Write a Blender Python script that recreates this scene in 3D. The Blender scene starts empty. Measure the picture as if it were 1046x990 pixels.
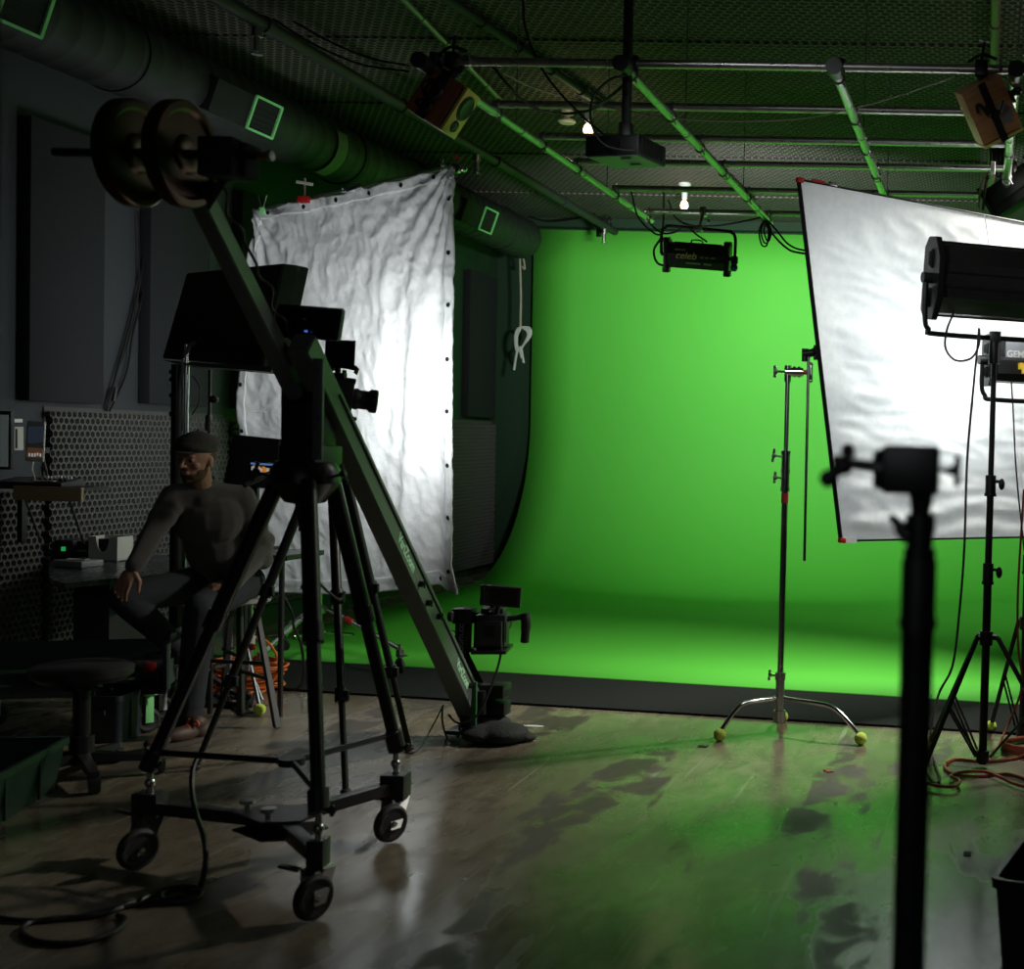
import bpy, bmesh, math, random
from mathutils import Vector, Matrix, noise
from math import sin, cos, pi, radians as R
random.seed(7)
SC = bpy.context.scene
COL = SC.collection
V = Vector
# ------------------------------------------------------------------ camera
FPX, PPX, PPY, W_, H_ = 1300.0, 947.0, 495.0, 1046, 990
CAMLOC = V((0, 0, 1.6))
ROT = Matrix.Rotation(R(2.47), 3, 'Z') @ Matrix.Rotation(R(90 - 1.67), 3, 'X') @ Matrix.Rotation(R(1.6), 3, 'Z')
cd = bpy.data.cameras.new('camera')
cam = bpy.data.objects.new('camera', cd); COL.objects.link(cam)
cam.matrix_world = Matrix.Translation(CAMLOC) @ ROT.to_4x4()
cd.sensor_width = 36; cd.lens = FPX / W_ * 36
cd.shift_x = (W_ / 2 - PPX) / W_; cd.shift_y = (PPY - H_ / 2) / W_
cd.dof.use_dof = True; cd.dof.focus_distance = 8.0; cd.dof.aperture_fstop = 3.2
cd.clip_start = 0.05
SC.camera = cam

def ray(x, y):
    return ROT @ V(((x - PPX) / FPX, -(y - PPY) / FPX, -1))
def P(x, y, Y):            # point of the room on the plane at depth Y
    d = ray(x, y); return CAMLOC + d * (Y / d.y)
def F(x, y, z=0.0):        # point of the room at height z
    d = ray(x, y); return CAMLOC + d * ((z - CAMLOC.z) / d.z)
def WX(x, y, X):           # point on a plane of constant X
    d = ray(x, y); return CAMLOC + d * (X / d.x)

# ------------------------------------------------------------------ materials
def mat(name, col, rough=.5, metal=0.0, var=.12, scale=25, bump=0.0, bscale=200, emit=None, es=1.0, alpha=None, sheen=0, spec=None, sss=0, rvar=.1):
    m = bpy.data.materials.new(name); m.use_nodes = True
    nt = m.node_tree; b = nt.nodes['Principled BSDF']; L = nt.links
    b.inputs['Roughness'].default_value = rough; b.inputs['Metallic'].default_value = metal
    if spec is not None: b.inputs['Specular IOR Level'].default_value = spec
    tc = nt.nodes.new('ShaderNodeTexCoord')
    n = nt.nodes.new('ShaderNodeTexNoise'); n.inputs['Scale'].default_value = scale; n.inputs['Detail'].default_value = 4
    L.new(tc.outputs['Object'], n.inputs['Vector'])
    mr = nt.nodes.new('ShaderNodeMix'); mr.data_type = 'RGBA'
    c = V(col)
    mr.inputs[6].default_value = (*(c * (1 - var)), 1); mr.inputs[7].default_value = (*[min(1, k * (1 + var)) for k in c], 1)
    L.new(n.outputs['Fac'], mr.inputs[0]); L.new(mr.outputs[2], b.inputs['Base Color'])
    rr = nt.nodes.new('ShaderNodeMapRange'); rr.inputs[3].default_value = max(.02, rough - rvar); rr.inputs[4].default_value = min(1, rough + rvar)
    L.new(n.outputs['Fac'], rr.inputs[0]); L.new(rr.outputs[0], b.inputs['Roughness'])
    if bump:
        n2 = nt.nodes.new('ShaderNodeTexNoise'); n2.inputs['Scale'].default_value = bscale; n2.inputs['Detail'].default_value = 3
        L.new(tc.outputs['Object'], n2.inputs['Vector'])
        bp = nt.nodes.new('ShaderNodeBump'); bp.inputs['Strength'].default_value = bump; bp.inputs['Distance'].default_value = .01
        L.new(n2.outputs['Fac'], bp.inputs['Height']); L.new(bp.outputs[0], b.inputs['Normal'])
    if emit:
        b.inputs['Emission Color'].default_value = (*emit, 1); b.inputs['Emission Strength'].default_value = es
    if sheen: b.inputs['Sheen Weight'].default_value = sheen
    if sss: b.inputs['Subsurface Weight'].default_value = sss; b.inputs['Subsurface Scale'].default_value = .01
    return m

def hexnodes(nt, vec, size):
    """distance to the nearest centre of a hexagonal lattice, in cells"""
    L = nt.links
    def vm(op, a, b=None):
        n = nt.nodes.new('ShaderNodeVectorMath'); n.operation = op
        for i, s in enumerate((a, b)):
            if s is None: continue
            if isinstance(s, (tuple, list)): n.inputs[i].default_value = s
            else: L.new(s, n.inputs[i])
        return n
    s = (1, math.sqrt(3), 1)
    sc = vm('MULTIPLY', vec, (1 / size, 1 / size, 0)).outputs[0]
    a = vm('SUBTRACT', vm('MODULO', vm('ADD', sc, (1000, 1000 * s[1], 0)).outputs[0], s).outputs[0], (.5, s[1] / 2, 0)).outputs[0]
    b = vm('SUBTRACT', vm('MODULO', vm('ADD', sc, (1000.5, 1000.5 * s[1], 0)).outputs[0], s).outputs[0], (.5, s[1] / 2, 0)).outputs[0]
    la = vm('LENGTH', a).outputs['Value']; lb = vm('LENGTH', b).outputs['Value']
    mn = nt.nodes.new('ShaderNodeMath'); mn.operation = 'MINIMUM'; L.new(la, mn.inputs[0]); L.new(lb, mn.inputs[1])
    return mn.outputs[0]

M = {}
def mk(k, *a, **kw): M[k] = mat(k, *a, **kw)
mk('black_plastic', (.012, .012, .013), .42)
mk('black_metal', (.014, .014, .015), .35, .3)
mk('black_paint', (.018, .018, .02), .38)
mk('black_matte', (.007, .007, .008), .85)
mk('rubber', (.013, .013, .013), .65)
mk('cable_black', (.008, .008, .008), .5)
mk('chrome', (.72, .72, .72), .16, 1.0, rvar=.05)
mk('steel', (.45, .46, .46), .3, 1.0)
mk('galvanised', (.62, .62, .60), .30, .9, var=.2)
mk('arm_paint', (.15, .17, .155), .42, .3)
mk('white_plastic', (.62, .63, .6), .4)
mk('white_fabric', (.80, .81, .81), .8, bump=.25, bscale=60)
mk('hem', (.74, .76, .76), .8, bump=.2, bscale=80)
mk('reflector', (.78, .82, .83), .5, bump=.1, bscale=20)
mk('red_plastic', (.35, .012, .01), .45)
mk('red_paint', (.30, .02, .02), .4)
mk('tennis', (.55, .75, .06), .9, bump=.5, bscale=400, sheen=.4)
mk('orange_cable', (.75, .17, .02), .5)
mk('rust_cable', (.30, .07, .03), .5)
mk('white_cable', (.62, .63, .58), .6)
mk('tan_cable', (.42, .38, .28), .6)
mk('duct_metal', (.015, .015, .018), .65, .1, var=.3, scale=6)
mk('duct_box', (.006, .006, .007), .8)
mk('tape_pale', (.16, .20, .15), .7)
mk('vent_trim', (.28, .80, .30), .5)
mk('panel_fabric', (.010, .011, .013), .95, bump=.3, bscale=500)
mk('plate_iron', (.10, .06, .04), .32, .85, var=.3)
mk('copper', (.55, .22, .09), .3, 1.0)
mk('yellow_wood', (.80, .66, .16), .5)
mk('tweeter', (.03, .10, .05), .4)
mk('cone', (.03, .03, .032), .5)
mk('skin', (.36, .19, .13), .55, sss=.08, var=.08)
mk('beard', (.09, .045, .02), .8, bump=.6, bscale=900)
mk('sweater', (.060, .055, .047), .95, bump=.8, bscale=700, sheen=.3)
mk('jeans', (.014, .017, .022), .9, bump=.3, bscale=900)
mk('cap_fabric', (.055, .05, .045), .95, bump=.6, bscale=700)
mk('shoe', (.05, .026, .016), .6)
mk('sole', (.05, .04, .03), .7)
mk('lace', (.75, .10, .04), .6)
mk('stool_wood', (.030, .030, .030), .5)
mk('stool_seat', (.34, .36, .34), .5)
mk('pine', (.46, .34, .19), .55)
mk('desk_top', (.035, .042, .042), .28)
mk('desk_grey', (.03, .034, .032), .6)
mk('green_crate', (.008, .028, .018), .45)
mk('blue_crate', (.015, .022, .03), .5)
mk('cart_paint', (.03, .05, .042), .55)
mk('cream_card', (.42, .42, .36), .7)
mk('led_green', (.02, .3, .08), .5, emit=(.05, 1, .25), es=.25)
mk('led_blue', (.02, .05, .4), .5, emit=(.1, .25, 1), es=.6)
mk('led_yellow', (.4, .35, .02), .5, emit=(.9, .8, .1), es=.5)
mk('screen_dark', (.006, .006, .007), .15)
mk('screen_orange', (.4, .15, .02), .4, emit=(1, .38, .05), es=.35)
mk('screen_white', (.4, .4, .4), .4, emit=(.8, .85, .85), es=.3)
mk('screen_sky', (.1, .2, .4), .4, emit=(.2, .4, .9), es=.3)
mk('screen_tablet', (.02, .03, .04), .3, emit=(.10, .14, .22), es=.12)
mk('screen_tablet_low', (.1, .05, .03), .3, emit=(.5, .22, .10), es=.10)
mk('monitor_pale', (.3, .36, .34), .4, emit=(.5, .62, .58), es=.06)
mk('bulb', (1, .9, .7), .4, emit=(1, .72, .42), es=5)
mk('led_panel', (.8, .8, .8), .5, emit=(.95, 1, .97), es=3)
mk('grip_blue', (.01, .05, .28), .4)
mk('gold_ink', (.65, .50, .25), .5)
mk('grey_ink', (.28, .33, .34), .5)
mk('arm_ink', (.45, .85, .5), .6)
mk('silver_panel', (.30, .31, .33), .35, .3)
mk('sandbag', (.012, .014, .013), .8, bump=.5, bscale=80)
mk('conduit', (.12, .10, .06), .5, .2, var=.3, scale=5)
mk('pipe_green', (.13, .20, .13), .5, .3)
mk('fir_green', (.02, .10, .03), .5)
mk('orange_plastic', (.7, .18, .02), .5)
mk('yellow_plastic', (.75, .5, .03), .5)
mk('mat_rubber', (.013, .014, .0145), .9, spec=.15, bump=.6, bscale=300)
mk('tape_clear', (.35, .34, .32), .3)
mk('wood_dark_beam', (.02, .022, .02), .7)

def wood(name, c1, c2, rough=.4, axis=2):
    m = bpy.data.materials.new(name); m.use_nodes = True; nt = m.node_tree; L = nt.links; b = nt.nodes['Principled BSDF']
    tc = nt.nodes.new('ShaderNodeTexCoord'); mp = nt.nodes.new('ShaderNodeMapping')
    s = [60, 60, 60]; s[axis] = 3; mp.inputs['Scale'].default_value = s
    n = nt.nodes.new('ShaderNodeTexNoise'); n.inputs['Scale'].default_value = 1.5; n.inputs['Detail'].default_value = 5
    L.new(tc.outputs['Object'], mp.inputs[0]); L.new(mp.outputs[0], n.inputs['Vector'])
    r = nt.nodes.new('ShaderNodeValToRGB'); r.color_ramp.elements[0].color = (*c1, 1); r.color_ramp.elements[1].color = (*c2, 1)
    r.color_ramp.elements[0].position = .35; r.color_ramp.elements[1].position = .65
    L.new(n.outputs['Fac'], r.inputs[0]); L.new(r.outputs[0], b.inputs['Base Color']); b.inputs['Roughness'].default_value = rough
    M[name] = m
wood('cherry_veneer', (.28, .085, .035), (.38, .125, .05))
wood('walnut_veneer', (.48, .23, .09), (.62, .32, .13))
wood('pine_board', (.40, .28, .15), (.52, .39, .23), .55, 0)

# floor
def floor_mat():
    m = bpy.data.materials.new('worn_concrete'); m.use_nodes = True; nt = m.node_tree; L = nt.links; b = nt.nodes['Principled BSDF']
    tc = nt.nodes.new('ShaderNodeTexCoord')
    def noise_(scale, sx=1, sy=1, det=5, dist=0):
        mp = nt.nodes.new('ShaderNodeMapping'); mp.inputs['Scale'].default_value = (sx, sy, 1)
        n = nt.nodes.new('ShaderNodeTexNoise'); n.inputs['Scale'].default_value = scale; n.inputs['Detail'].default_value = det; n.inputs['Distortion'].default_value = dist
        L.new(tc.outputs['Object'], mp.inputs[0]); L.new(mp.outputs[0], n.inputs['Vector']); return n.outputs['Fac']
    def ramp(src, p0, p1, v0=0, v1=1):
        r = nt.nodes.new('ShaderNodeMapRange'); r.interpolation_type = 'SMOOTHSTEP'
        r.inputs[1].default_value = p0; r.inputs[2].default_value = p1; r.inputs[3].default_value = v0; r.inputs[4].default_value = v1
        L.new(src, r.inputs[0]); return r.outputs[0]
    def mix(f, a, bb, blend='MIX'):
        x = nt.nodes.new('ShaderNodeMix'); x.data_type = 'RGBA'; x.blend_type = blend
        for i, s in ((0, f), (6, a), (7, bb)):
            if isinstance(s, tuple): x.inputs[i].default_value = (*s, 1)
            elif isinstance(s, float): x.inputs[i].default_value = s
            else: L.new(s, x.inputs[i])
        return x.outputs[2]
    big = ramp(noise_(.9, 1, 1), .35, .65)
    base = mix(big, (.150, .126, .088), (.22, .188, .130))
    fine = ramp(noise_(14, 1, .45, 6), .3, .75)
    base = mix(fine, base, (.115, .095, .066))
    scr = ramp(noise_(3, 8, .35, 4, .6), .64, .72)           # long scrapes
    base = mix(scr, base, (.26, .24, .19))
    st1 = ramp(noise_(1.0, 2.6, .6, 6, .3), .53, .58)                    # stains drawn out along the room
    st2 = ramp(noise_(6.0, 1.0, .7, 7, .5), .38, .54, 0, .9)
    mu = nt.nodes.new('ShaderNodeMath'); mu.operation = 'MULTIPLY'; L.new(st1, mu.inputs[0]); L.new(st2, mu.inputs[1])
    base = mix(mu.outputs[0], base, (.034, .025, .018))
    # a wide pale dust band and joint lines
    L.new(base, b.inputs['Base Color'])
    ro = ramp(noise_(2.2, 1.5, .6, 6, .6), .3, .7, .16, .34)
    ad = nt.nodes.new('ShaderNodeMath'); ad.operation = 'MULTIPLY_ADD'; ad.inputs[1].default_value = .35; L.new(mu.outputs[0], ad.inputs[0]); L.new(ro, ad.inputs[2])
    L.new(ad.outputs[0], b.inputs['Roughness'])
    b.inputs['Specular IOR Level'].default_value = .95
    bp = nt.nodes.new('ShaderNodeBump'); bp.inputs['Strength'].default_value = .12; bp.inputs['Distance'].default_value = .01
    L.new(noise_(10, 1, 1, 6), bp.inputs['Height']); L.new(bp.outputs[0], b.inputs['Normal'])
    M['floor'] = m
floor_mat()

def ceiling_mat():
    m = bpy.data.materials.new('black_egg_crate_lining'); m.use_nodes = True; nt = m.node_tree; L = nt.links; b = nt.nodes['Principled BSDF']
    tc = nt.nodes.new('ShaderNodeTexCoord')
    d = hexnodes(nt, tc.outputs['Object'], .062)
    r = nt.nodes.new('ShaderNodeMapRange'); r.interpolation_type = 'SMOOTHSTEP'; r.inputs[1].default_value = .30; r.inputs[2].default_value = .52
    L.new(d, r.inputs[0])
    n = nt.nodes.new('ShaderNodeTexNoise'); n.inputs['Scale'].default_value = .8; n.inputs['Detail'].default_value = 5; L.new(tc.outputs['Object'], n.inputs['Vector'])
    x = nt.nodes.new('ShaderNodeMix'); x.data_type = 'RGBA'; x.inputs[6].default_value = (.014, .014, .013, 1)  # cell hollows darkened in the colour, standing in for the shade of their depth
    y = nt.nodes.new('ShaderNodeMix'); y.data_type = 'RGBA'; y.inputs[6].default_value = (.12, .10, .085, 1); y.inputs[7].default_value = (.23, .195, .155, 1)
    L.new(n.outputs['Fac'], y.inputs[0]); L.new(y.outputs[2], x.inputs[7]); L.new(r.outputs[0], x.inputs[0])
    L.new(x.outputs[2], b.inputs['Base Color']); b.inputs['Roughness'].default_value = .9
    bp = nt.nodes.new('ShaderNodeBump'); bp.inputs['Strength'].default_value = 1; bp.inputs['Distance'].default_value = .02
    L.new(r.outputs[0], bp.inputs['Height']); L.new(bp.outputs[0], b.inputs['Normal'])
    M['ceiling'] = m
ceiling_mat()
mk('wall_paint', (.030, .034, .038), .75, bump=.1, bscale=100)
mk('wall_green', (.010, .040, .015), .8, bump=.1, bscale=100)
mk('foam', (.085, .083, .076), .92, bump=.3, bscale=300)
mk('green_paint', (.105, .60, .05), .72, var=.03, scale=3, rvar=.03)

# ------------------------------------------------------------------ mesh builder
def basis(d):
    d = d.normalized(); a = V((0, 0, 1)) if abs(d.z) < .9 else V((1, 0, 0))
    u = d.cross(a).normalized(); return u, d.cross(u).normalized()
class MB:
    def __init__(s): s.b = bmesh.new(); s.mi = 0
    def box(s, c, size, rot=None, bev=0.0, seg=2):
        g = bmesh.ops.create_cube(s.b, size=1); vs = g['verts']
        T = Matrix.Translation(V(c)) @ (rot.to_4x4() if rot is not None else Matrix.Identity(4)) @ Matrix.Diagonal((*size, 1))
        bmesh.ops.transform(s.b, matrix=T, verts=vs)
        if bev:
            es = list({e for v in vs for e in v.link_edges})
            bmesh.ops.bevel(s.b, geom=es, offset=bev, segments=seg, affect='EDGES', profile=.6)
        return s
    def cyl(s, a, b, r1, r2=None, seg=16, cap=True):
        a = V(a); b = V(b); r2 = r1 if r2 is None else r2
        u, w = basis(b - a)
        A = [s.b.verts.new(a + (u * cos(t) + w * sin(t)) * r1) for t in [2 * pi * i / seg for i in range(seg)]]
        B = [s.b.verts.new(b + (u * cos(t) + w * sin(t)) * r2) for t in [2 * pi * i / seg for i in range(seg)]]
        for i in range(seg):
            j = (i + 1) % seg; s.b.faces.new((A[i], A[j], B[j], B[i]))
        if cap: s.b.faces.new(A[::-1]); s.b.faces.new(B)
        return s
    def tube(s, pts, r, seg=8, closed=False, smooth=0, cap=True, flat=1.0):
        pts = [V(p) for p in pts]
        if smooth: pts = catmull(pts, smooth, closed)
        n = len(pts); rr = r if isinstance(r, (list, tuple)) else None
        tang = []
        for i in range(n):
            a = pts[(i - 1) % n] if closed or i > 0 else pts[i]; c = pts[(i + 1) % n] if closed or i < n - 1 else pts[i]
            t = (c - a); tang.append(t.normalized() if t.length > 1e-9 else V((0, 0, 1)))
        u, w = basis(tang[0]); rings = []
        for i in range(n):
            t = tang[i]; u = (u - t * u.dot(t)); u = u.normalized() if u.length > 1e-6 else basis(t)[0]; w = t.cross(u)
            ri = (rr[min(len(rr) - 1, int(i * len(rr) / n))] if rr and len(rr) != n else rr[i]) if rr else r
            rings.append([s.b.verts.new(pts[i] + (u * cos(2 * pi * k / seg) + w * sin(2 * pi * k / seg) * flat) * ri) for k in range(seg)])
        for i in range(n if closed else n - 1):
            a, c = rings[i], rings[(i + 1) % n]
            for k in range(seg):
                l = (k + 1) % seg; s.b.faces.new((a[k], a[l], c[l], c[k]))
        if not closed and cap: s.b.faces.new(rings[0][::-1]); s.b.faces.new(rings[-1])
        return s
    def torus(s, c, axis, Rr, r, seg=28, ts=8, flat=1.0):
        u, w = basis(V(axis)); c = V(c)
        return s.tube([c + (u * cos(2 * pi * i / seg) + w * sin(2 * pi * i / seg)) * Rr for i in range(seg)], r, ts, closed=True, flat=flat)
    def sph(s, c, r, sc=(1, 1, 1), rot=None, seg=16, rings=10):
        g = bmesh.ops.create_uvsphere(s.b, u_segments=seg, v_segments=rings, radius=1)
        T = Matrix.Translation(V(c)) @ (rot.to_4x4() if rot is not None else Matrix.Identity(4)) @ Matrix.Diagonal((r * sc[0], r * sc[1], r * sc[2], 1))
        bmesh.ops.transform(s.b, matrix=T, verts=g['verts']); return s
    def lathe(s, prof, T=None, seg=24):
        T = T or Matrix.Identity(4); rings = []
        for (r, z) in prof:
            rings.append([s.b.verts.new(T @ V((r * cos(2 * pi * k / seg), r * sin(2 * pi * k / seg), z))) for k in range(seg)] if r > 1e-6 else [s.b.verts.new(T @ V((0, 0, z)))])
        for a, c in zip(rings, rings[1:]):
            for k in range(seg):
                l = (k + 1) % seg
                if len(a) == 1 and len(c) == 1: continue
                if len(a) == 1: s.b.faces.new((a[0], c[l], c[k]))
                elif len(c) == 1: s.b.faces.new((a[k], a[l], c[0]))
                else: s.b.faces.new((a[k], a[l], c[l], c[k]))
        return s
    def prism(s, pts, ext, bev=0):
        pts = [V(p) for p in pts]; ext = V(ext)
        A = [s.b.verts.new(p) for p in pts]; B = [s.b.verts.new(p + ext) for p in pts]; n = len(pts)
        fs = [s.b.faces.new(A[::-1]), s.b.faces.new(B)]
        for i in range(n): fs.append(s.b.faces.new((A[i], A[(i + 1) % n], B[(i + 1) % n], B[i])))
        if bev: bmesh.ops.bevel(s.b, geom=list({e for f in fs for e in f.edges}), offset=bev, segments=2, affect='EDGES')
        return s
    def hexah(s, q0, q1, bev=0):      # two quads, matched corners
        A = [s.b.verts.new(V(p)) for p in q0]; B = [s.b.verts.new(V(p)) for p in q1]
        fs = [s.b.faces.new(A[::-1]), s.b.faces.new(B)]
        for i in range(4): fs.append(s.b.faces.new((A[i], A[(i + 1) % 4], B[(i + 1) % 4], B[i])))
        if bev: bmesh.ops.bevel(s.b, geom=list({e for f in fs for e in f.edges}), offset=bev, segments=2, affect='EDGES')
        return s
    def xf(s, T): bmesh.ops.transform(s.b, matrix=T, verts=list(s.b.verts)); return s
    def build(s, name, m, parent=None, label=None, world=False, smooth=True, ang=35):
        bmesh.ops.recalc_face_normals(s.b, faces=list(s.b.faces))
        me = bpy.data.meshes.new(name)
        if world and parent is not None:
            r = parent
            while r.parent: r = r.parent
            bmesh.ops.transform(s.b, matrix=r.matrix_basis.inverted(), verts=list(s.b.verts))
        s.b.to_mesh(me); s.b.free()
        me.materials.append(M[m] if isinstance(m, str) else m)
        if smooth and len(me.polygons):
            me.polygons.foreach_set('use_smooth', [True] * len(me.polygons))
            me.set_sharp_from_angle(angle=R(ang))
        o = bpy.data.objects.new(name, me); COL.objects.link(o)
        if parent is not None: o.parent = parent
        if label: o['label'] = label
        return o
def catmull(p, n=6, closed=False):
    out = []; m = len(p)
    for i in range(m if closed else m - 1):
        if closed: a, b, c, d = p[(i - 1) % m], p[i], p[(i + 1) % m], p[(i + 2) % m]
        else:
            b, c = p[i], p[i + 1]; a = p[i - 1] if i > 0 else b * 2 - c; d = p[i + 2] if i + 2 < m else c * 2 - b
        for k in range(n):
            t = k / n
            out.append(.5 * ((2 * b) + (c - a) * t + (2 * a - 5 * b + 4 * c - d) * t * t + (3 * b - a - 3 * c + d) * t ** 3))
    if not closed: out.append(p[-1])
    return out
def tag(o, label, cat, group=None, kind=None):
    if label: o['label'] = label
    if cat: o['category'] = cat
    if group: o['group'] = group
    if kind: o['kind'] = kind
    return o
def thing(name, label, cat, loc=(0, 0, 0), rot=None, group=None):
    o = bpy.data.objects.new(name, None); COL.objects.link(o); o.empty_display_size = .1
    T = Matrix.Translation(V(loc)) @ (rot.to_4x4() if rot is not None else Matrix.Identity(4))
    o.matrix_basis = T
    return tag(o, label, cat, group)
def single(mb, name, m, label, cat, group=None, base=None, ang=35):
    """a thing that is one mesh, its origin set to base"""
    o = mb.build(name, m, ang=ang)
    if base is None:
        vs = [v.co for v in o.data.vertices]; base = V((sum(v.x for v in vs) / len(vs), sum(v.y for v in vs) / len(vs), min(v.z for v in vs)))
    base = V(base); o.data.transform(Matrix.Translation(-base)); o.location = base
    return tag(o, label, cat, group)
def struct(mb, name, m, label=None):
    o = mb.build(name, m); o['kind'] = 'structure'
    if label: o['label'] = label
    return o
def RZ(a): return Matrix.Rotation(R(a), 3, 'Z')
def RX(a): return Matrix.Rotation(R(a), 3, 'X')
def RY(a): return Matrix.Rotation(R(a), 3, 'Y')
def frame3(xd, up):      # columns: x along xd, z near up
    x = V(xd).normalized(); y = V(up).cross(x).normalized(); z = x.cross(y)
    return Matrix((x, y, z)).transposed()
def text(body, size, T, m, parent, name='lettering', ext=.0006, world=True, bold=0.0, shear=0, align='LEFT', label=None):
    """T: matrix whose x is the reading direction, y up the letters"""
    c = bpy.data.curves.new('tmp', 'FONT'); c.body = body; c.size = size; c.extrude = ext; c.offset = bold; c.shear = shear; c.align_x = align; c.align_y = 'CENTER'
    t = bpy.data.objects.new('tmp', c); COL.objects.link(t); bpy.context.view_layer.update()
    me = bpy.data.meshes.new_from_object(t); bpy.data.objects.remove(t)
    me.transform(T)
    r = parent
    while r.parent: r = r.parent
    if world: me.transform(r.matrix_basis.inverted())
    me.materials.clear(); me.materials.append(M[m]); me.name = name
    o = bpy.data.objects.new(name, me); COL.objects.link(o); o.parent = parent
    if label: o['label'] = label
    return o
def cable(pts, r, m, name, label, group=None, smooth=8, seg=6, cat='cable'):
    return single(MB().tube(pts, r, seg, smooth=smooth), name, m, label, cat, group)

# ------------------------------------------------------------------ the room
XW, YB, ZC = -5.78, 14.84, 4.15
m = MB(); m.box((.6, 7.0, -.05), (12.9, 18, .1)); struct(m, 'floor', 'floor')
m = MB(); m.box((.6, 7.0, ZC + .05), (12.9, 18, .1)); struct(m, 'ceiling', 'ceiling')
YG = WX(236, 250, XW).y
m = MB(); m.box((XW - .05, (YG - 2) / 2, ZC / 2), (.1, YG + 2, ZC)); struct(m, 'wall_left', 'wall_paint')
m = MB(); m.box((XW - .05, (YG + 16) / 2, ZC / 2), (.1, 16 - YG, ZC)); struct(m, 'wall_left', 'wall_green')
m = MB(); m.box((XW + .004, (YG - 2) / 2, .08), (.012, YG + 2, .16)); struct(m, 'baseboard_left', 'cart_paint')
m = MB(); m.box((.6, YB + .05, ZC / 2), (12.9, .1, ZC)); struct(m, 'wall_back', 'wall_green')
m = MB(); m.box((6.0, 7.0, ZC / 2), (.1, 18, ZC)); struct(m, 'wall_right', 'wall_paint')
m = MB(); m.box((.6, -2.05, ZC / 2), (12.9, .1, ZC)); struct(m, 'wall_front', 'wall_paint')
# the jamb at the photographer's left shoulder
q = P(-4, 300, 2.2)
m = MB(); m.box((q.x - .15, 2.2, ZC / 2), (.3, .016, ZC))
struct(m, 'trim_1', 'wall_paint')
# seam battens across the ceiling lining
for k, y in enumerate((6.6, 8.15, 9.75, 11.4, 13.2)):
    m = MB(); m.box((.1, y, ZC - .006), (11.6, .045, .012)); struct(m, 'trim_%d' % (k + 2), 'ceiling')
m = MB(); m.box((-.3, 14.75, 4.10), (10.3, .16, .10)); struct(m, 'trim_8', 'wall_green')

# green screen: floor, sweep, wall in one seamless surface
XC0, YW, RC = -5.32, 14.75, 1.75
def cyc():
    m = MB(); b = m.b
    xs = [XC0 + i * .5 for i in range(20)] + [4.4]
    prof = [(YW - (RC + 0) * (1 - sin(t)), RC * (1 - cos(t))) for t in [pi / 2 * i / 24 for i in range(25)]]
    top = [(YW, RC + (4.0 - RC) * i / 5) for i in range(1, 6)]
    cols = []
    for x in xs:
        y0 = 8.62 - .125 * (x - XC0)
        fl = [(y0 + (YW - RC - y0) * i / 6, 0.0) for i in range(6)]
        cols.append([b.verts.new((x, y, z + .022)) for (y, z) in fl + prof + top])
    for a, c in zip(cols, cols[1:]):
        for i in range(len(a) - 1): b.faces.new((a[i], c[i], c[i + 1], a[i + 1]))
    o = m.build('green_screen', 'green_paint', ang=60)
    sm = o.modifiers.new('s', 'SOLIDIFY'); sm.thickness = .02; sm.offset = 1 if True else -1
    tag(o, 'huge bright green seamless sweep covering floor and back wall', 'green screen')
    o.location = (0, 0, 0)
cyc()
# black rubber strip along its front edge
m = MB()
def fy(x): return 8.62 - .125 * (x - XC0)
m.prism([(XC0 - .3, fy(XC0) + .03, .002), (XC0 - .3, fy(XC0) - .90, .002), (4.4, fy(4.4) - .72, .002), (4.4, fy(4.4) - .005, .002)][::-1], (0, 0, .012))
single(m, 'floor_mat', 'mat_rubber', 'long black rubber strip lying along the front edge of the green screen', 'floor mat')

# egg-crate foam on the left wall
def foam(name, y0, y1, z0, z1, label, cell=.047, X=XW + .004, th=.055):
    m = MB(); b = m.b; cy = cell; cz = cell * math.sqrt(3) / 2
    rows = int((z1 - z0) / cz); colsn = int((y1 - y0) / cy)
    for r_ in range(rows):
        for c_ in range(colsn):
            y = y0 + (c_ + .5 + (.5 if r_ % 2 else 0)) * cy; z = z0 + (r_ + .5) * cz
            rr = cell / math.sqrt(3)
            O = []; I = []
            for k in range(6):
                a = pi / 6 + k * pi / 3
                O.append(b.verts.new((X + th, y + rr * cos(a), z + rr * sin(a))))
                I.append(b.verts.new((X + .006, y + rr * .44 * cos(a), z + rr * .44 * sin(a))))
            Mi = [b.verts.new((X + th - .001, y + rr * .74 * cos(pi / 6 + k * pi / 3), z + rr * .74 * sin(pi / 6 + k * pi / 3))) for k in range(6)]
            for k in range(6):
                l = (k + 1) % 6
                b.faces.new((O[k], O[l], Mi[l], Mi[k])); b.faces.new((Mi[k], Mi[l], I[l], I[k]))
            b.faces.new(I)
    m.box((X + .003, (y0 + y1) / 2 + cy / 4, (z0 + z1) / 2), (.004, y1 - y0, z1 - z0))
    o = m.build(name, 'foam', smooth=False)
    base = V((X, (y0 + y1) / 2, z0)); o.data.transform(Matrix.Translation(-base)); o.location = base
    return tag(o, label, 'acoustic foam', 'egg-crate foam sheets along the left wall')
FY0 = WX(49, 540, XW + .05).y
foam('foam_panel', FY0, 9.42, .17, 1.70, 'grey egg-crate foam sheet on wall behind the desk, left of the seated man')
foam('foam_panel', 9.46, 11.2, .19, 1.69, 'grey egg-crate foam sheet behind the seated man and the dangling chrome column')
foam('foam_panel', 11.25, 13.3, .10, 1.72, 'egg-crate foam sheet mostly hidden behind the hanging white cloth')
foam('foam_panel', 13.35, 14.72, .10, 1.76, 'green-tinted egg-crate foam sheet on wall right of the hanging white cloth')
foam('foam_panel', 5.9, FY0 - .06, .17, 1.20, 'dim egg-crate foam sheet low on wall beneath the pine shelf')

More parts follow.
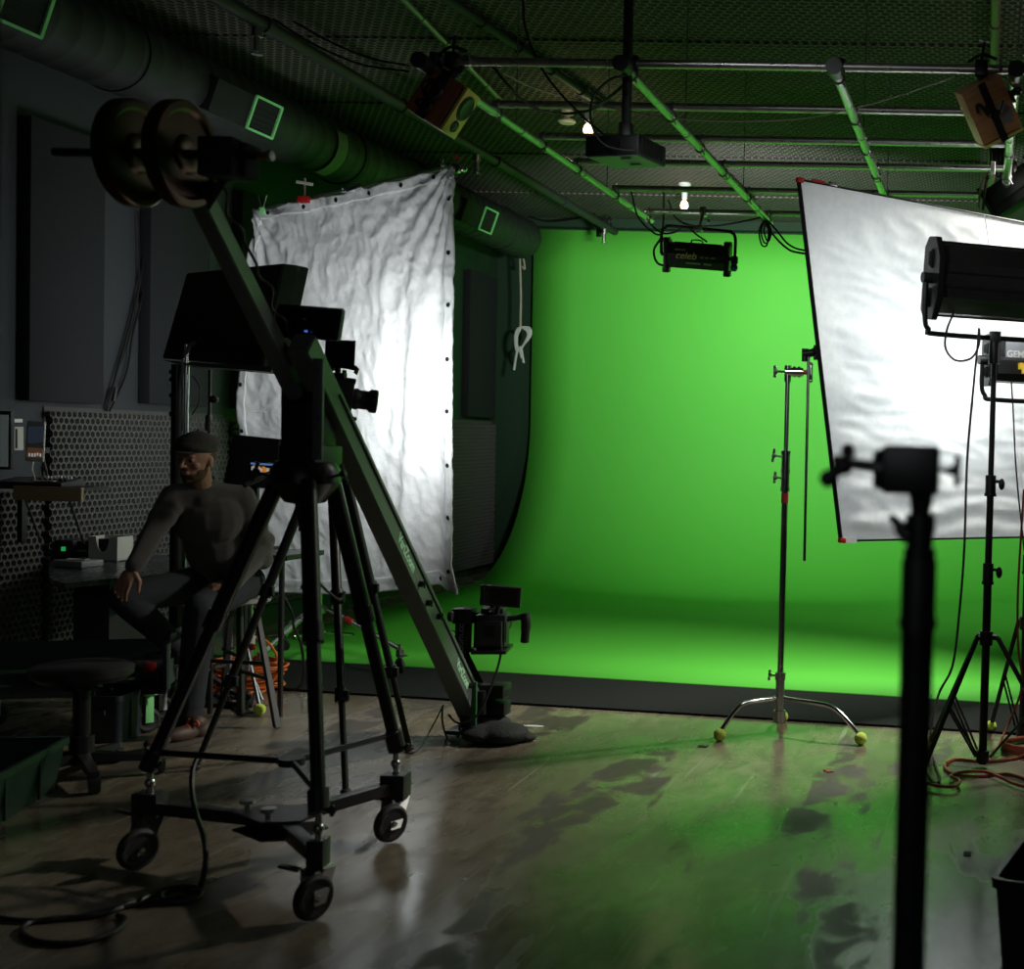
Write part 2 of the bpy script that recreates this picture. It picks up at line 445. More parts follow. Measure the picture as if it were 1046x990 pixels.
def wpanel(y0, y1, z0, z1, label):
    m = MB(); m.box((XW + .045, (y0 + y1) / 2, (z0 + z1) / 2), (.08, y1 - y0, z1 - z0), bev=.006)
    single(m, 'acoustic_panel', 'panel_fabric', label, 'acoustic panel', 'black acoustic panels on the left wall')
def WY(x): return WX(x, 280, XW + .085).y
wpanel(WY(31), WY(107), 1.73, 3.42, 'tall black fabric acoustic panel above the tablet and foam, nearest one')
wpanel(WY(154), WY(215), 1.75, 3.42, 'tall black acoustic panel right of the dangling wall cables, behind the tilted black screen')
wpanel(WY(247), WY(272), 1.75, 3.42, 'black acoustic panel just left of the white cloth, above the tilted black screen')
wpanel(WY(481), min(14.7, WY(508.5)), 1.80, 3.42, 'tall black acoustic panel between the white cloth and the green screen')

# ------------------------------------------------------------------ duct
def duct():
    Xd, zd, r = -5.15, 3.78, .225
    t = thing('air_duct', 'fat dark round spiral air duct running under the ceiling along the left wall', 'duct', (Xd, 10, zd))
    m = MB()
    pts = []; rr = []
    y = 4.2
    while y < 13.8:
        pts += [(Xd, y, zd), (Xd, y + .145, zd), (Xd, y + .155, zd), (Xd, y + .165, zd)]; rr += [r, r, r + .002, r + .002]
        y += .17
    m.tube(pts, rr, 28)
    m.build('pipe', 'duct_metal', t, world=True, ang=50)
    # vent boxes on the side facing the stage
    def vent(px0, px1, y, flip=1, wide=.30, hgt=.22):
        n = V((.95, -.0, -.32)).normalized(); up = V((.32, 0, .95)).normalized()
        c = V((Xd, y, zd)) + n * (r + .02)
        fr = Matrix((V((0, 1, 0)), up, n)).transposed()
        m = MB(); m.box(c - n * .03, (wide + .42, hgt, .10), fr, bev=.01); m.xf(Matrix.Translation((0, -.19, 0)))
        vb = m.build('vent_box', 'duct_box', t, world=True)
        m = MB()
        for sx, sy, a, b2 in ((0, 1, wide, .016), (0, -1, wide, .016), (1, 0, .010, hgt), (-1, 0, .010, hgt)):
            m.box(c + fr @ V((sx * wide / 2, sy * hgt / 2, .03)), (a + .012, b2, .012), fr)
        m.build('vent_frame', 'vent_trim', vb, 'bright green rim', world=True)
        m = MB()
        m.box(c + fr @ V((0, 0, .022)), (wide, hgt, .004), fr)
        for k in range(5): m.box(c + fr @ V((0, (k - 2) * hgt / 6, .026)), (wide, .006, .003), fr @ RX(30))
        m.build('grille', 'black_matte', vb, world=True)
    vent(0, 0, 8.42)
    vent(0, 0, 6.28)
    vent(0, 0, 12.3)
    for y in (9.45,):
        m = MB()
        for s0 in range(17):
            a0 = -1.35 + s0 * .1; a1 = a0 + .1
            p = [(Xd + cos(a) * (r + .012), yy, zd + sin(a) * (r + .012)) for a, yy in ((a0, y), (a1, y), (a1, y + .14), (a0, y + .14))]
            m.prism(p, V((cos(a0), 0, sin(a0))) * .002)
        m.build('tape_band', 'tape_pale', t, 'pale wrapped band', world=True)
    m = MB(); m.tube([(Xd, 11.05, zd), (Xd, 11.6, zd)], r + .02, 28); m.build('coupling', 'duct_box', t, world=True)
    m = MB(); m.torus((Xd, 7.3, zd), (0, 1, 0), r + .004, .004); m.build('seam', 'duct_box', t, world=True)
    for y in (6.0, 9.9, 13.2):
        m = MB(); m.cyl((Xd, y, zd + r - .01), (Xd, y, ZC), .006, seg=6); m.torus((Xd, y, zd), (0, 1, 0), r + .004, .006)
        m.build('hanger', 'black_metal', t, world=True)
duct()

# ------------------------------------------------------------------ pipe grid
GZ = 3.3
GX = [-2.62, -1.69, -.72, .10]
GY = [5.93, 6.68, 7.37, 8.02, 8.85, 9.7]
def grid():
    t = thing('pipe_grid', 'overhead grid of steel lighting pipes hung below the ceiling in front of the green screen', 'lighting grid', (-1.3, 7.8, GZ))
    for i, x in enumerate(GX):
        m = MB(); m.cyl((x, GY[0] - .12, GZ), (x, GY[-1] + .12, GZ), .024, seg=18)
        for k in range(3): m.cyl((x, 7.02 + k * 1.1, GZ), (x, 7.06 + k * 1.1, GZ), .028, seg=18)
        m.build('pipe', 'pipe_green' if False else 'galvanised', t, world=True)
    for j, y in enumerate(GY):
        x0 = GX[0] - (.10 if j == 0 else .02)
        m = MB(); m.cyl((x0, y, GZ + .052), (GX[-1] + (.12 if j == 0 else .0), y, GZ + .052), .021, seg=18)
        m.build('pipe', 'galvanised', t, world=True)
        for x in GX:
            m = MB(); m.torus((x, y, GZ), (0, 1, 0), .027, .006, 16, 6); m.torus((x + .012, y, GZ + .052), (1, 0, 0), .024, .006, 16, 6)
            m.box((x, y, GZ + .028), (.03, .03, .02)); m.cyl((x + .02, y - .02, GZ - .02), (x + .035, y - .035, GZ - .05), .005, seg=6)
            m.build('clamp', 'steel', t, world=True)
    for x in (GX[0], GX[1], GX[2], GX[3]):
        m = MB(); m.lathe([(.0, -.05), (.036, -.05), (.038, .05), (.0, .05)], Matrix.Translation((x, GY[0] - .14, GZ)) @ RX(90).to_4x4(), 16)
        el = m.build('elbow', 'black_plastic', t, world=True)
        m = MB(); m.cyl((x, GY[0], GZ + .02), (x, GY[0], GZ + .085), .032, seg=14); m.build('collar', 'black_plastic', el, world=True)
        for y in (GY[1] + .2, GY[4] - .3):
            m = MB(); m.cyl((x + .03, y, GZ), (x + .03, y, ZC), .0035, seg=6); m.build('hanger_rod', 'steel', t, world=True)
grid()

def ceilpipe(name, pts, r, mt, label, cat='pipe', drops=()):
    t = thing(name, label, cat, pts[0])
    m = MB(); m.tube(pts, r, 12)
    for i in range(1, 5):
        a = V(pts[0]).lerp(V(pts[-1]), i / 5); m.cyl(a - (V(pts[-1]) - V(pts[0])).normalized() * .04, a + (V(pts[-1]) - V(pts[0])).normalized() * .04, r * 1.25, seg=12)
    m.build('tube', mt, t, world=True)
    for d in drops:
        d = V(d); m = MB(); m.cyl(d, d - V((0, 0, .06)), .03, seg=12); m.cyl(d - V((0, 0, .06)), d - V((0, 0, .14)), .018, seg=10)
        m.cyl(d - V((0, 0, .155)), d - V((0, 0, .162)), .03, seg=12); m.cyl(d - V((0, 0, .14)), d - V((0, 0, .16)), .006, seg=6)
        m.build('sprinkler_head', 'steel', t, world=True)
SX = P(620, 232, 13.9)
ceilpipe('sprinkler_pipe', [(SX.x, 5.5, SX.z), (SX.x, 14.2, SX.z)], .042, 'duct_metal', 'dark sprinkler pipe with hanging heads running overhead between duct and pipe grid', 'pipe',
         [(SX.x, 7.15, SX.z - .03), (SX.x, 10.3, SX.z - .03), (SX.x, 13.8, SX.z - .03)])
CZ = ZC - .05
a = F(405, -8, CZ - .5); b_ = F(515, 106, CZ - .02)
ceilpipe('conduit_pipe', [F(405, -8, CZ), F(515, 106, CZ)], .018, 'pipe_green', 'thin pale conduit crossing the ceiling lining behind the left wooden speaker')
ceilpipe('conduit_pipe', [F(452, -5, CZ), F(622, 112, CZ)], .03, 'duct_metal', 'dark slanted conduit on the ceiling ending near the projector pole')
ceilpipe('conduit_pipe', [(.0, 6.2, CZ), (.0, 13.2, CZ)], .03, 'conduit', 'rusty brown conduit running straight away above the right wooden speaker')
ceilpipe('conduit_pipe', [F(700, 140, CZ), F(770, 205, CZ)], .02, 'duct_metal', 'thin dark conduit on ceiling near the far light bulb')

# light bulbs and a flat ceiling fitting
def bulb(px, py, r, label):
    z = ZC - .22; c = F(px, py, z)
    t = thing('light_bulb', label, 'light bulb', (c.x, c.y, ZC), None, 'bare bulbs on the ceiling')
    m = MB(); m.lathe([(0, 0), (.06, 0), (.06, -.02), (.03, -.035), (.028, -.15), (.02, -.16)], Matrix.Translation((c.x, c.y, ZC))); m.build('socket', 'white_plastic', t, world=True)
    m = MB(); m.lathe([(.016, .05), (.028, .035), (.038, .01), (.038, -.01), (.030, -.03), (.016, -.042), (0, -.045)], Matrix.Translation(c)); m.build('glass', 'bulb', t, world=True)
    return c
B1 = bulb(601, 133, 1, 'lit warm bare bulb hanging just left of the projector')
B2 = bulb(699, 210, 1, 'small lit warm bulb above the hanging studio light with gold lettering')
c = F(579, 125, ZC - .09)
t = thing('smoke_detector', 'flat pale ceiling fitting left of the lit bulb near the projector', 'ceiling fitting', (c.x, c.y, ZC))
m = MB(); m.lathe([(0, 0), (.05, 0), (.05, -.03), (0, -.03)], Matrix.Translation((c.x, c.y, ZC))); m.cyl((c.x, c.y, ZC - .03), (c.x, c.y, ZC - .07), .02); m.build('base', 'white_plastic', t, world=True)
m = MB(); m.lathe([(0, -.0), (.06, -.0), (.07, -.015), (.055, -.03), (0, -.03)], Matrix.Translation((c.x, c.y, ZC - .07))); m.build('cover', 'white_plastic', t, world=True)
# ------------------------------------------------------------------ helpers in pixels-on-a-depth-plane
def qb(m, x0, y0, x1, y1, Y, d, bev=.004):
    a = P(x0, (y0 + y1) / 2, Y); b = P(x1, (y0 + y1) / 2, Y); tp = P((x0 + x1) / 2, y0, Y); bt = P((x0 + x1) / 2, y1, Y)
    c = V(((a.x + b.x) / 2, Y + d / 2, (tp.z + bt.z) / 2))
    m.box(c, (abs(b.x - a.x), d, abs(tp.z - bt.z)), bev=bev); return c
def knob(m, a, b, r=.012, wing=.03):
    a = V(a); b = V(b); m.cyl(a, b, r * .45, seg=8); u, w = basis(b - a)
    m.cyl(b - w * wing, b + w * wing, r * .55, seg=8); m.sph(b - w * wing, r * .7, seg=8, rings=6); m.sph(b + w * wing, r * .7, seg=8, rings=6); m.cyl(b - (b - a).normalized() * r, b + (b - a).normalized() * r * .6, r, seg=10)

# ------------------------------------------------------------------ hanging white cloth
def cloth_fn(name, TL, TR, BR, BL, nu, nv, disp, m, parent=None, thick=.002):
    TL, TR, BR, BL = map(V, (TL, TR, BR, BL)); mb = MB(); b = mb.b
    n = (TR - TL).cross(BL - TL).normalized()
    if n.y > 0: n = -n
    g = [[None] * (nv + 1) for _ in range(nu + 1)]
    for i in range(nu + 1):
        for j in range(nv + 1):
            u = i / nu; v = j / nv
            p = TL * (1 - u) * (1 - v) + TR * u * (1 - v) + BR * u * v + BL * (1 - u) * v
            dn, du, dv = disp(u, v)
            p = p + n * dn + (TR - TL) * du + (BL - TL) * dv
            g[i][j] = b.verts.new(p)
    for i in range(nu):
        for j in range(nv): b.faces.new((g[i][j], g[i + 1][j], g[i + 1][j + 1], g[i][j + 1]))
    return mb, g, n
def white_cloth():
    TL = P(262, 214, 9.0); TR = P(470, 171, 8.3); BR = P(468, 596, 8.45); BL = P(262, 603, 9.1)
    t = thing('cloth_backdrop', 'large wrinkled white cloth with grommets hanging left of the green screen', 'cloth backdrop', (P(302, 672, 9).x, 8.9, 0))
    def rid(x): return 1 - abs(2 * noise.noise(x))
    def disp(u, v):
        # drapes fanning down from the right-hand corner
        w = max(0, min(1, (u - .45) / .3)) * max(0, min(1, v * 3))
        ph = (u - .95) * (2.6 - 1.1 * v) + .0
        w *= (.35 + .65 * v)
        d = .034 * w * (sin(ph * 13 + 2.2 * noise.noise(V((u * 2, v * 1.2, 0)))) + .25 * sin(ph * 37 + 1))
        # creases fanning from the left-hand top corner
        a = math.atan2(v + .02, u + .02); rad = math.hypot(u, v)
        d += .016 * math.exp(-rad * 2.4) * sin(a * 22 + 2 * noise.noise(V((rad * 3, a, 0))))
        a2 = math.atan2(v + .02, 1.02 - u); rad2 = math.hypot(1 - u, v)
        d += .014 * math.exp(-rad2 * 2.6) * sin(a2 * 24)
        # crumple
        d += .010 * rid(V((u * 5 + v * 2, v * 9 - u * 3, 1))) + .008 * rid(V((u * 13 + v * 6, v * 17 - u * 9, 4))) + .0045 * rid(V((u * 30 - v * 12, v * 38, 7))) + .002 * rid(V((u * 55 + v * 30, v * 60 - u * 20, 3)))
        d += .05 * noise.noise(V((u * 1.4, v * 1.2, 9)))
        # the edges pull in between the ties
        du = 0; dv = 0
        if u < .5: du = (1 - 2 * u) * (.085 * sin(pi * min(1, v * 1.0)) * (-1) + .01 * sin(v * 22))
        dv = .004 * abs(sin(u * pi * 6)) * (1 - v) + .018 * sin(u * 3.4) * v + (.05 * max(0, u - .9) * 10 * v * v)*.6
        if u > .9: du = du + .10 * (u - .9) * max(0, v - .93) * 40
        return d, du, dv
    mb, g, n = cloth_fn('sheet', TL, TR, BR, BL, 150, 220, disp, None)
    pos = lambda i, j: g[i][j].co.copy()
    grid_co = {(i, j): g[i][j].co.copy() for i in range(151) for j in range(221)}
    sh = mb.build('sheet', 'white_fabric', t, world=True, ang=180)
    # hems: folded bands a little proud of the sheet
    def band(i0, i1, j0, j1, nm='hem'):
        m = MB(); b = m.b; gg = {}
        for i in range(i0, i1 + 1):
            for j in range(j0, j1 + 1):
                gg[i, j] = b.verts.new(grid_co[i, j] + n * .006)
        for i in range(i0, i1):
            for j in range(j0, j1): b.faces.new((gg[i, j], gg[i + 1, j], gg[i + 1, j + 1], gg[i, j + 1]))
        o = m.build(nm, 'hem', t, world=True, ang=180)
        md = o.modifiers.new('s', 'SOLIDIFY'); md.thickness = .004; md.offset = 0
    band(0, 150, 0, 6); band(144, 150, 0, 220); band(0, 150, 212, 220); band(0, 5, 0, 220)
    # grommets
    gm = [(int(150 * (k + .5) / 6), 3) for k in range(6)] + [(147, int(220 * (k + .6) / 8)) for k in range(8)] + [(2, int(220 * (k + .6) / 8)) for k in range(8)] + [(int(150 * (k + .5) / 6), 216) for k in range(6)]
    for (i, j) in gm:
        m = MB(); c = grid_co[i, j] + n * .010; m.torus(c, n, .012, .004, 14, 6); m.cyl(c - n * .003, c + n * .0005, .009, seg=10)
        m.build('grommet', 'black_metal', t, world=True)
    # seam across
    m = MB(); m.tube([grid_co[i, int(220 * (.47 + .06 * (1 - i / 150)))] + n * .004 for i in range(0, 151, 2)], .003, 5); m.build('seam', 'hem', t, world=True)
    # top boom
    a = P(352, 196, 8.62) + V((0, .03, 0.0)); b_ = P(470, 170, 8.3) + V((0, .03, 0.02))
    m = MB(); m.cyl(TL + V((0, .04, .01)), b_, .014, seg=10); m.build('crossbar', 'steel', t, world=True)
    # stand: column + wheeled base
    cb = V((F(302, 672).x, 9.0, 0)); top = V((cb.x, 8.95, P(300, 206, 8.9).z + .05))
    m = MB(); m.cyl(cb + V((0, 0, .12)), cb + V((0, 0, 1.5)), .024); m.cyl(cb + V((0, 0, 1.4)), top, .018); m.cyl(cb + V((0, 0, 1.35)), cb + V((0, 0, 1.5)), .03)
    m.build('column', 'chrome', t, world=True)
    for z in (.30, .62 - .08):
        m = MB(); m.cyl(cb + V((0, 0, z - .025)), cb + V((0, 0, z + .025)), .045, seg=14)
        for a in (20, 140, 260): knob(m, cb + V((0, 0, z)), cb + V((cos(R(a)) * .09, sin(R(a)) * .09, z)), .012, .025)
        m.build('collar', 'steel', t, world=True)
    for k, (fx, fyy) in enumerate(((411, 690), (262, 700), (286, 668))):
        ft = F(fx, fyy); d = (ft - cb); d.z = 0; e = cb + d * .97 + V((0, 0, .17))
        m = MB(); m.cyl(cb + V((0, 0, .34)), e, .016, seg=10); m.cyl(cb + V((0, 0, .14)) , cb.lerp(e, .45) + V((0, 0, .0)) + V((0, 0, .11)), .01, seg=8)
        for kk in (.3, .6): pm = (cb + V((0, 0, .34))).lerp(e, kk); m.cyl(pm, pm + (e - pm).normalized() * .05, .022, seg=10)
        lg = m.build('leg', 'chrome', t, world=True)
        if k == 0:
            m = MB(); pm = (cb + V((0, 0, .34))).lerp(e, .36); m.cyl(pm, pm + (e - pm).normalized() * .09, .024, seg=12); m.build('tape', 'red_plastic', lg, world=True)
        dd = d.normalized(); sd = V((-dd.y, dd.x, 0))
        m = MB(); m.box(e + V((0, 0, -.03)) , (.05, .03, .05), RZ(math.degrees(math.atan2(dd.y, dd.x)))); m.cyl(e + V((0, 0, .03)), e - V((0, 0, .02)), .012)
        m.box(e + dd * .05 + V((0, 0, -.035)), (.07, .02, .008), RZ(math.degrees(math.atan2(dd.y, dd.x))))
        cs = m.build('caster', 'steel', lg, world=True)
        m = MB(); w = V((e.x, e.y, .056)); m.torus(w, sd, .042, .014, 20, 8); m.cyl(w - sd * .01, w + sd * .01, .036, seg=16); m.build('wheel', 'rubber', lg, world=True)
white_cloth()
# clips along its top edge
def clip(px, py, Y, kind, label):
    c = P(px, py, Y)
    if kind == 'spring':
        t = thing('spring_clip', label, 'clip', c, None, 'clips on top of the white cloth')
        m = MB(); m.tube([c + V((-.03, 0, .10)), c + V((-.012, 0, .03)), c + V((0, 0, 0))], .004, 6); m.tube([c + V((.03, 0, .10)), c + V((.012, 0, .03)), c + V((0, 0, 0))], .004, 6); m.build('handle', 'steel', t, world=True)
        m = MB(); m.box(c + V((0, 0, -.01)), (.03, .03, .05), bev=.004); m.build('jaw', 'vent_trim', t, world=True)
    elif kind == 'cross':
        t = thing('spigot_clamp', label, 'clamp', c)
        m = MB(); m.cyl(c, c + V((0, 0, .15)), .008, seg=8); m.build('stem', 'steel', t, world=True)
        m = MB(); m.box(c + V((0, 0, .115)), (.12, .015, .02), RY(8), bev=.002); m.build('crossbar', 'cream_card', t, world=True)
        m = MB(); m.box(c, (.08, .05, .045), bev=.006); m.build('base', 'red_plastic', t, world=True)
    elif kind == 'c':
        t = thing('grip_clamp', label, 'clamp', c)
        m = MB(); m.box(c + V((0, 0, .02)), (.11, .04, .035), RY(-20), bev=.006); m.sph(c + V((.03, 0, .03)), .022); m.cyl(c + V((-.09, 0, -.01)), c + V((.05, 0, .03)), .007, seg=8); m.build('body', 'chrome', t, world=True)
        m = MB(); knob(m, c, c + V((-.07, -.02, -.01)), .01, .02); m.build('handle', 'steel', t, world=True)
    else:
        t = thing('grip_clamp', label, 'grip head', c)
        m = MB(); m.lathe([(0, -.02), (.032, -.02), (.034, .0), (.032, .02), (0, .02)], Matrix.Translation(c) @ RX(90).to_4x4()); m.sph(c + V((.045, 0, .0)), .028); m.cyl(c + V((0, 0, -.06)), c + V((0, 0, .05)), .009); m.build('body', 'chrome', t, world=True)
        m = MB(); knob(m, c + V((0, 0, .03)), c + V((.005, -.01, .075)), .012, .02); m.build('handle', 'red_plastic', t, world=True)
        m = MB(); knob(m, c, c + V((-.09, -.01, .02)), .012, .03); m.build('wing_handle', 'steel', t, world=True)
clip(268, 214, 8.93, 'spring', 'small green-jawed spring clip at the left top corner of the white cloth')
clip(311, 204, 8.8, 'cross', 'metal spigot with a flat crossbar standing on the top edge of the white cloth')
clip(362, 195, 8.6, 'c', 'chrome clamp lying along the middle of the white cloth top edge')
clip(466, 172, 8.28, 'grip', 'chrome grip head with red handle at the high corner of the white cloth')

# ------------------------------------------------------------------ right-hand framed reflector
RF = {}
def reflector():
    TL = P(817, 184, 6.7); BL = P(860, 552, 7.0); e = V((1.03, .9, -.01)).normalized() * 2.1
    TR = TL + e; BR = BL + e
    t = thing('reflector_frame', 'big white fabric reflector in a black frame, tilted at the right side', 'reflector', (BL + BR) / 2)
    n = (TR - TL).cross(BL - TL).normalized()
    if n.y > 0: n = -n
    RF.update(TL=TL, TR=TR, BL=BL, BR=BR, n=n)
    def rid(x): return 1 - abs(2 * noise.noise(x))
    def disp(u, v):
        d = .006 * rid(V((u * 3 + v, v * 7, 3))) + .004 * rid(V((u * 9 - v * 5, v * 26, 5))) + .02 * noise.noise(V((u * 1.5, v * 1.5, 2)))
        if v > .82: d += .007 * (v - .82) / .18 * sin(v * 90 + 5 * noise.noise(V((u * 3, v * 6, 1))))
        e_ = min(u, 1 - u, v, 1 - v)
        return d * min(1, e_ * 14), 0, 0
    mb, g, nn = cloth_fn('fabric', TL, TR, BR, BL, 90, 110, disp, None)
    mb.build('fabric', 'reflector', t, world=True, ang=180)
    back = n * -.014
    for a, b_ in ((TL, TR), (TR, BR), (BR, BL), (BL, TL)):
        m = MB(); m.cyl(a + back, b_ + back, .011, seg=10)
        m.build('frame_tube', 'black_metal', t, world=True)
        m = MB(); m.tube([(a.lerp(b_, k / 10)) + n * .003 for k in range(11)], .004, 6); m.build('elastic_edge', 'black_matte', t, world=True)
    for c in (TL, TR, BR, BL):
        m = MB(); m.box(c, (.038, .03, .028), frame3(e, (0, 0, 1)), bev=.006); m.build('corner', 'red_plastic', t, world=True)
    m = MB(); m.tube([TL.lerp(TR, .6).lerp(BL.lerp(BR, .66), k / 12) + n * (.036 + .0 * k) for k in range(13)], .0035, 6); m.build('seam', 'white_fabric', t, world=True)
    m = MB(); m.box(TL.lerp(TR, .055) + V((0, 0, .012)), (.08, .012, .014), frame3(e, (0, 0, 1))); m.build('tape', 'red_plastic', t, world=True)
    m = MB(); m.box(TL.lerp(TR, .10) + V((0, 0, .012)), (.05, .014, .02), frame3(e, (0, 0, 1)), bev=.002); m.build('buckle', 'steel', t, world=True)
    for c in (BL,):
        m = MB(); m.box(c + e.normalized() * .05 + n * .008, (.09, .004, .03), frame3(e, (0, 0, 1))); m.build('corner_tab', 'white_plastic', t, world=True)
reflector()

# ------------------------------------------------------------------ chrome C-stand with tennis balls
def cstand():
    cb = V((-1.085, 6.98, 0)); 
    t = thing('c_stand', 'chrome light stand with yellow tennis balls on its feet holding the white reflector', 'light stand', cb)
    ztop = P(812, 382, 6.98).z; z1 = P(806, 462, 6.98).z; z0 = P(803, 500, 6.98).z
    tl = V((.0, 0, 0))
    m = MB(); m.cyl(cb + V((0, 0, .10)), cb + V((0, 0, z0)), .0175, seg=18); m.build('lower_tube', 'chrome', t, world=True)
    m = MB(); m.cyl(cb + V((0, 0, z0)), cb + V((0, 0, ztop)), .0125, seg=16); m.build('upper_tube', 'chrome', t, world=True)
    m = MB(); m.cyl(cb + V((0, 0, z0)), cb + V((0, 0, z1)), .023, seg=18)
    for z in (z0, (z0 + z1) / 2, z1): m.cyl(cb + V((0, 0, z - .012)), cb + V((0, 0, z + .008)), .026, seg=18)
    cl = m.build('collar', 'chrome', t, world=True)
    m = MB(); knob(m, cb + V((0, 0, z1 - .03)), cb + V((-.065, -.02, z1 - .02)), .012, .03); m.build('wing_handle', 'steel', cl, world=True)
    m = MB(); knob(m, cb + V((0, 0, z0 + .06)), cb + V((-.055, -.02, z0 + .065)), .012, .025); m.build('wing_handle', 'steel', cl, world=True)
    m = MB(); m.cyl(cb + V((0, 0, z0 - .075)), cb + V((0, 0, z0 - .02)), .0195, seg=18); m.build('band', 'red_paint', t, world=True, label='red band')
    m = MB(); m.cyl(cb + V((0, 0, .05)), cb + V((0, 0, .29)), .024, seg=18); m.cyl(cb + V((0, 0, .29)), cb + V((0, 0, .33)), .029, seg=18); m.cyl(cb + V((0, 0, .06)), cb + V((0, 0, .12)), .034, seg=18); m.cyl(cb + V((0, 0, .16)), cb + V((0, 0, .20)), .032, seg=18)
    bs = m.build('base_hub', 'steel', t, world=True)
    m = MB(); knob(m, cb + V((0, 0, .31)), cb + V((-.06, -.01, .315)), .012, .022); m.build('wing_handle', 'chrome', bs, world=True)
    for (fx, fyy, h) in ((735, 757, .19), (879, 761, .19), (799, 738, .10)):
        ft = F(fx, fyy); d = V((ft.x - cb.x, ft.y - cb.y, 0)); ln = d.length; d = d.normalized()
        pts = [cb + V((0, 0, h)) + d * .02, cb + V((0, 0, h)) + d * ln * .30, cb + V((0, 0, h - .005)) + d * ln * .60, cb + V((0, 0, h - .04)) + d * ln * .76, cb + d * ln * .97 + V((0, 0, .06)), cb + d * ln + V((0, 0, .035))]
        m = MB(); m.tube(pts, .0125, 12, smooth=6); lg = m.build('leg', 'chrome', t, world=True)
        m = MB(); m.sph(cb + d * ln + V((0, 0, .034)), .034, seg=20, rings=14); m.build('tennis_ball', 'tennis', lg, 'yellow tennis ball pushed over the foot', world=True)
    # grip head, arm hanging down, clamp on the frame
    h = cb + V((0, 0, ztop + .01))
    m = MB(); m.cyl(h - V((0, 0, .055)), h + V((0, 0, .035)), .019, seg=16); m.cyl(h + V((-.01, -.0, 0)), h + V((.085, -.0, 0)), .024, seg=18); m.cyl(h + V((.03, 0, 0)), h + V((.045, 0, 0)), .031, seg=20); m.cyl(h + V((.055, 0, 0)), h + V((.07, 0, 0)), .031, seg=20)
    gh = m.build('grip_head', 'chrome', t, world=True)
    m = MB(); m.cyl(h + V((.085, 0, 0)), h + V((.12, 0, 0)), .013, seg=12); m.build('spacer', 'red_paint', gh, 'red spacer', world=True)
    m = MB(); m.box(h + V((.128, 0, 0)), (.018, .02, .10), bev=.006); m.sph(h + V((.128, 0, .045)), .012); m.sph(h + V((.128, 0, -.045)), .012); m.build('t_handle', 'chrome', gh, world=True)
    m = MB(); knob(m, h, h + V((-.07, -.01, 0)), .014, .025); m.build('wing_handle', 'steel', gh, world=True)
    at = P(826, 362, 6.97); ab = P(820, 573, 6.97); ab.x = at.x + .005
    m = MB(); m.cyl(at, ab, .008, seg=12); m.build('arm_rod', 'chrome', t, world=True)
    # swivel clamp to the frame edge
    e = P(842, 366, 6.86)
    m = MB(); m.cyl(at + V((-.02, 0, -.04)), at + V((-.02, 0, .03)), .018, seg=14); m.cyl(at + V((-.03, 0, 0)), at + V((.03, -.01, 0.01)), .022, seg=14); m.sph(at + V((.045, -.01, .02)), .026); m.cyl(at + V((.03, 0, .02)), e + V((-.01, .0, .02)), .017, seg=12); m.box(e + V((-.012, .03, .0)), (.035, .05, .055), bev=.008); m.cyl(at + V((.04, -.01, -.03)), at + V((.04, -.01, .05)), .012)
    m.build('swivel_clamp', 'black_metal', t, world=True)
cstand()

# ------------------------------------------------------------------ panel lights on the right
def yoke_pts(a, dn, r, b_):
    return [a, a + V((0, 0, -dn * .5)), a + V((0, 0, -(dn - r))), a + V((r * .3, 0, -(dn - r * .3))), a + V((r, 0, -dn)), b_]
def lightstand(t, cb, h, feet, ball=True):
    zz = lambda z: cb + V((0, 0, z))
    m = MB(); m.cyl(zz(.0 + .02), zz(1.02), .021, seg=16); m.build('lower_tube', 'black_metal', t, world=True)
    m = MB(); m.cyl(zz(1.0), zz(1.44), .018, seg=14); m.build('middle_tube', 'black_metal', t, world=True)
    m = MB(); m.cyl(zz(1.42), zz(h), .0145, seg=14); m.build('upper_tube', 'black_metal', t, world=True)
    for z in (.98, 1.42):
        m = MB(); m.cyl(zz(z - .05), zz(z + .05), .027, seg=14); m.cyl(zz(z - .055), zz(z - .04), .031, seg=14)
        c = m.build('collar', 'black_plastic', t, world=True)
        m = MB(); m.cyl(zz(z + .02), zz(z + .02) + V((.05, -.02, .0)), .008); m.sph(zz(z + .015) + V((.055, -.022, -.008)), .016, (1, 1, 1.8)); m.build('knob', 'black_plastic', c, world=True)
    zh = .66
    m = MB(); m.cyl(zz(zh - .04), zz(zh + .03), .034, seg=14); m.build('hub', 'black_plastic', t, world=True)
    m = MB(); m.cyl(zz(.03), zz(.09), .034, seg=14); m.build('lower_hub', 'black_plastic', t, world=True)
    for f in feet:
        f = V(f); d = V((f.x - cb.x, f.y - cb.y, 0)); dn = d.normalized(); s = V((-dn.y, dn.x, 0))
        a = zz(zh) + dn * .06; e = V((f.x, f.y, .03))
        m = MB(); m.cyl(a, e, .0125, seg=10); m.cyl(zz(zh), a, .014, seg=8)
        lg = m.build('leg', 'black_metal', t, world=True)
        mid = a.lerp(e, .52)
        for sg in (-1, 1):
            m = MB(); m.cyl(mid + s * .012 * sg, zz(.06) + dn * .04 + s * .012 * sg, .006, seg=8); m.build('brace', 'black_metal', lg, world=True)
        if ball:
            m = MB(); m.sph(e + V((0, 0, .003)), .033, seg=18, rings=12); m.build('tennis_ball', 'tennis', lg, 'yellow tennis ball over the foot', world=True)
PANELS = []
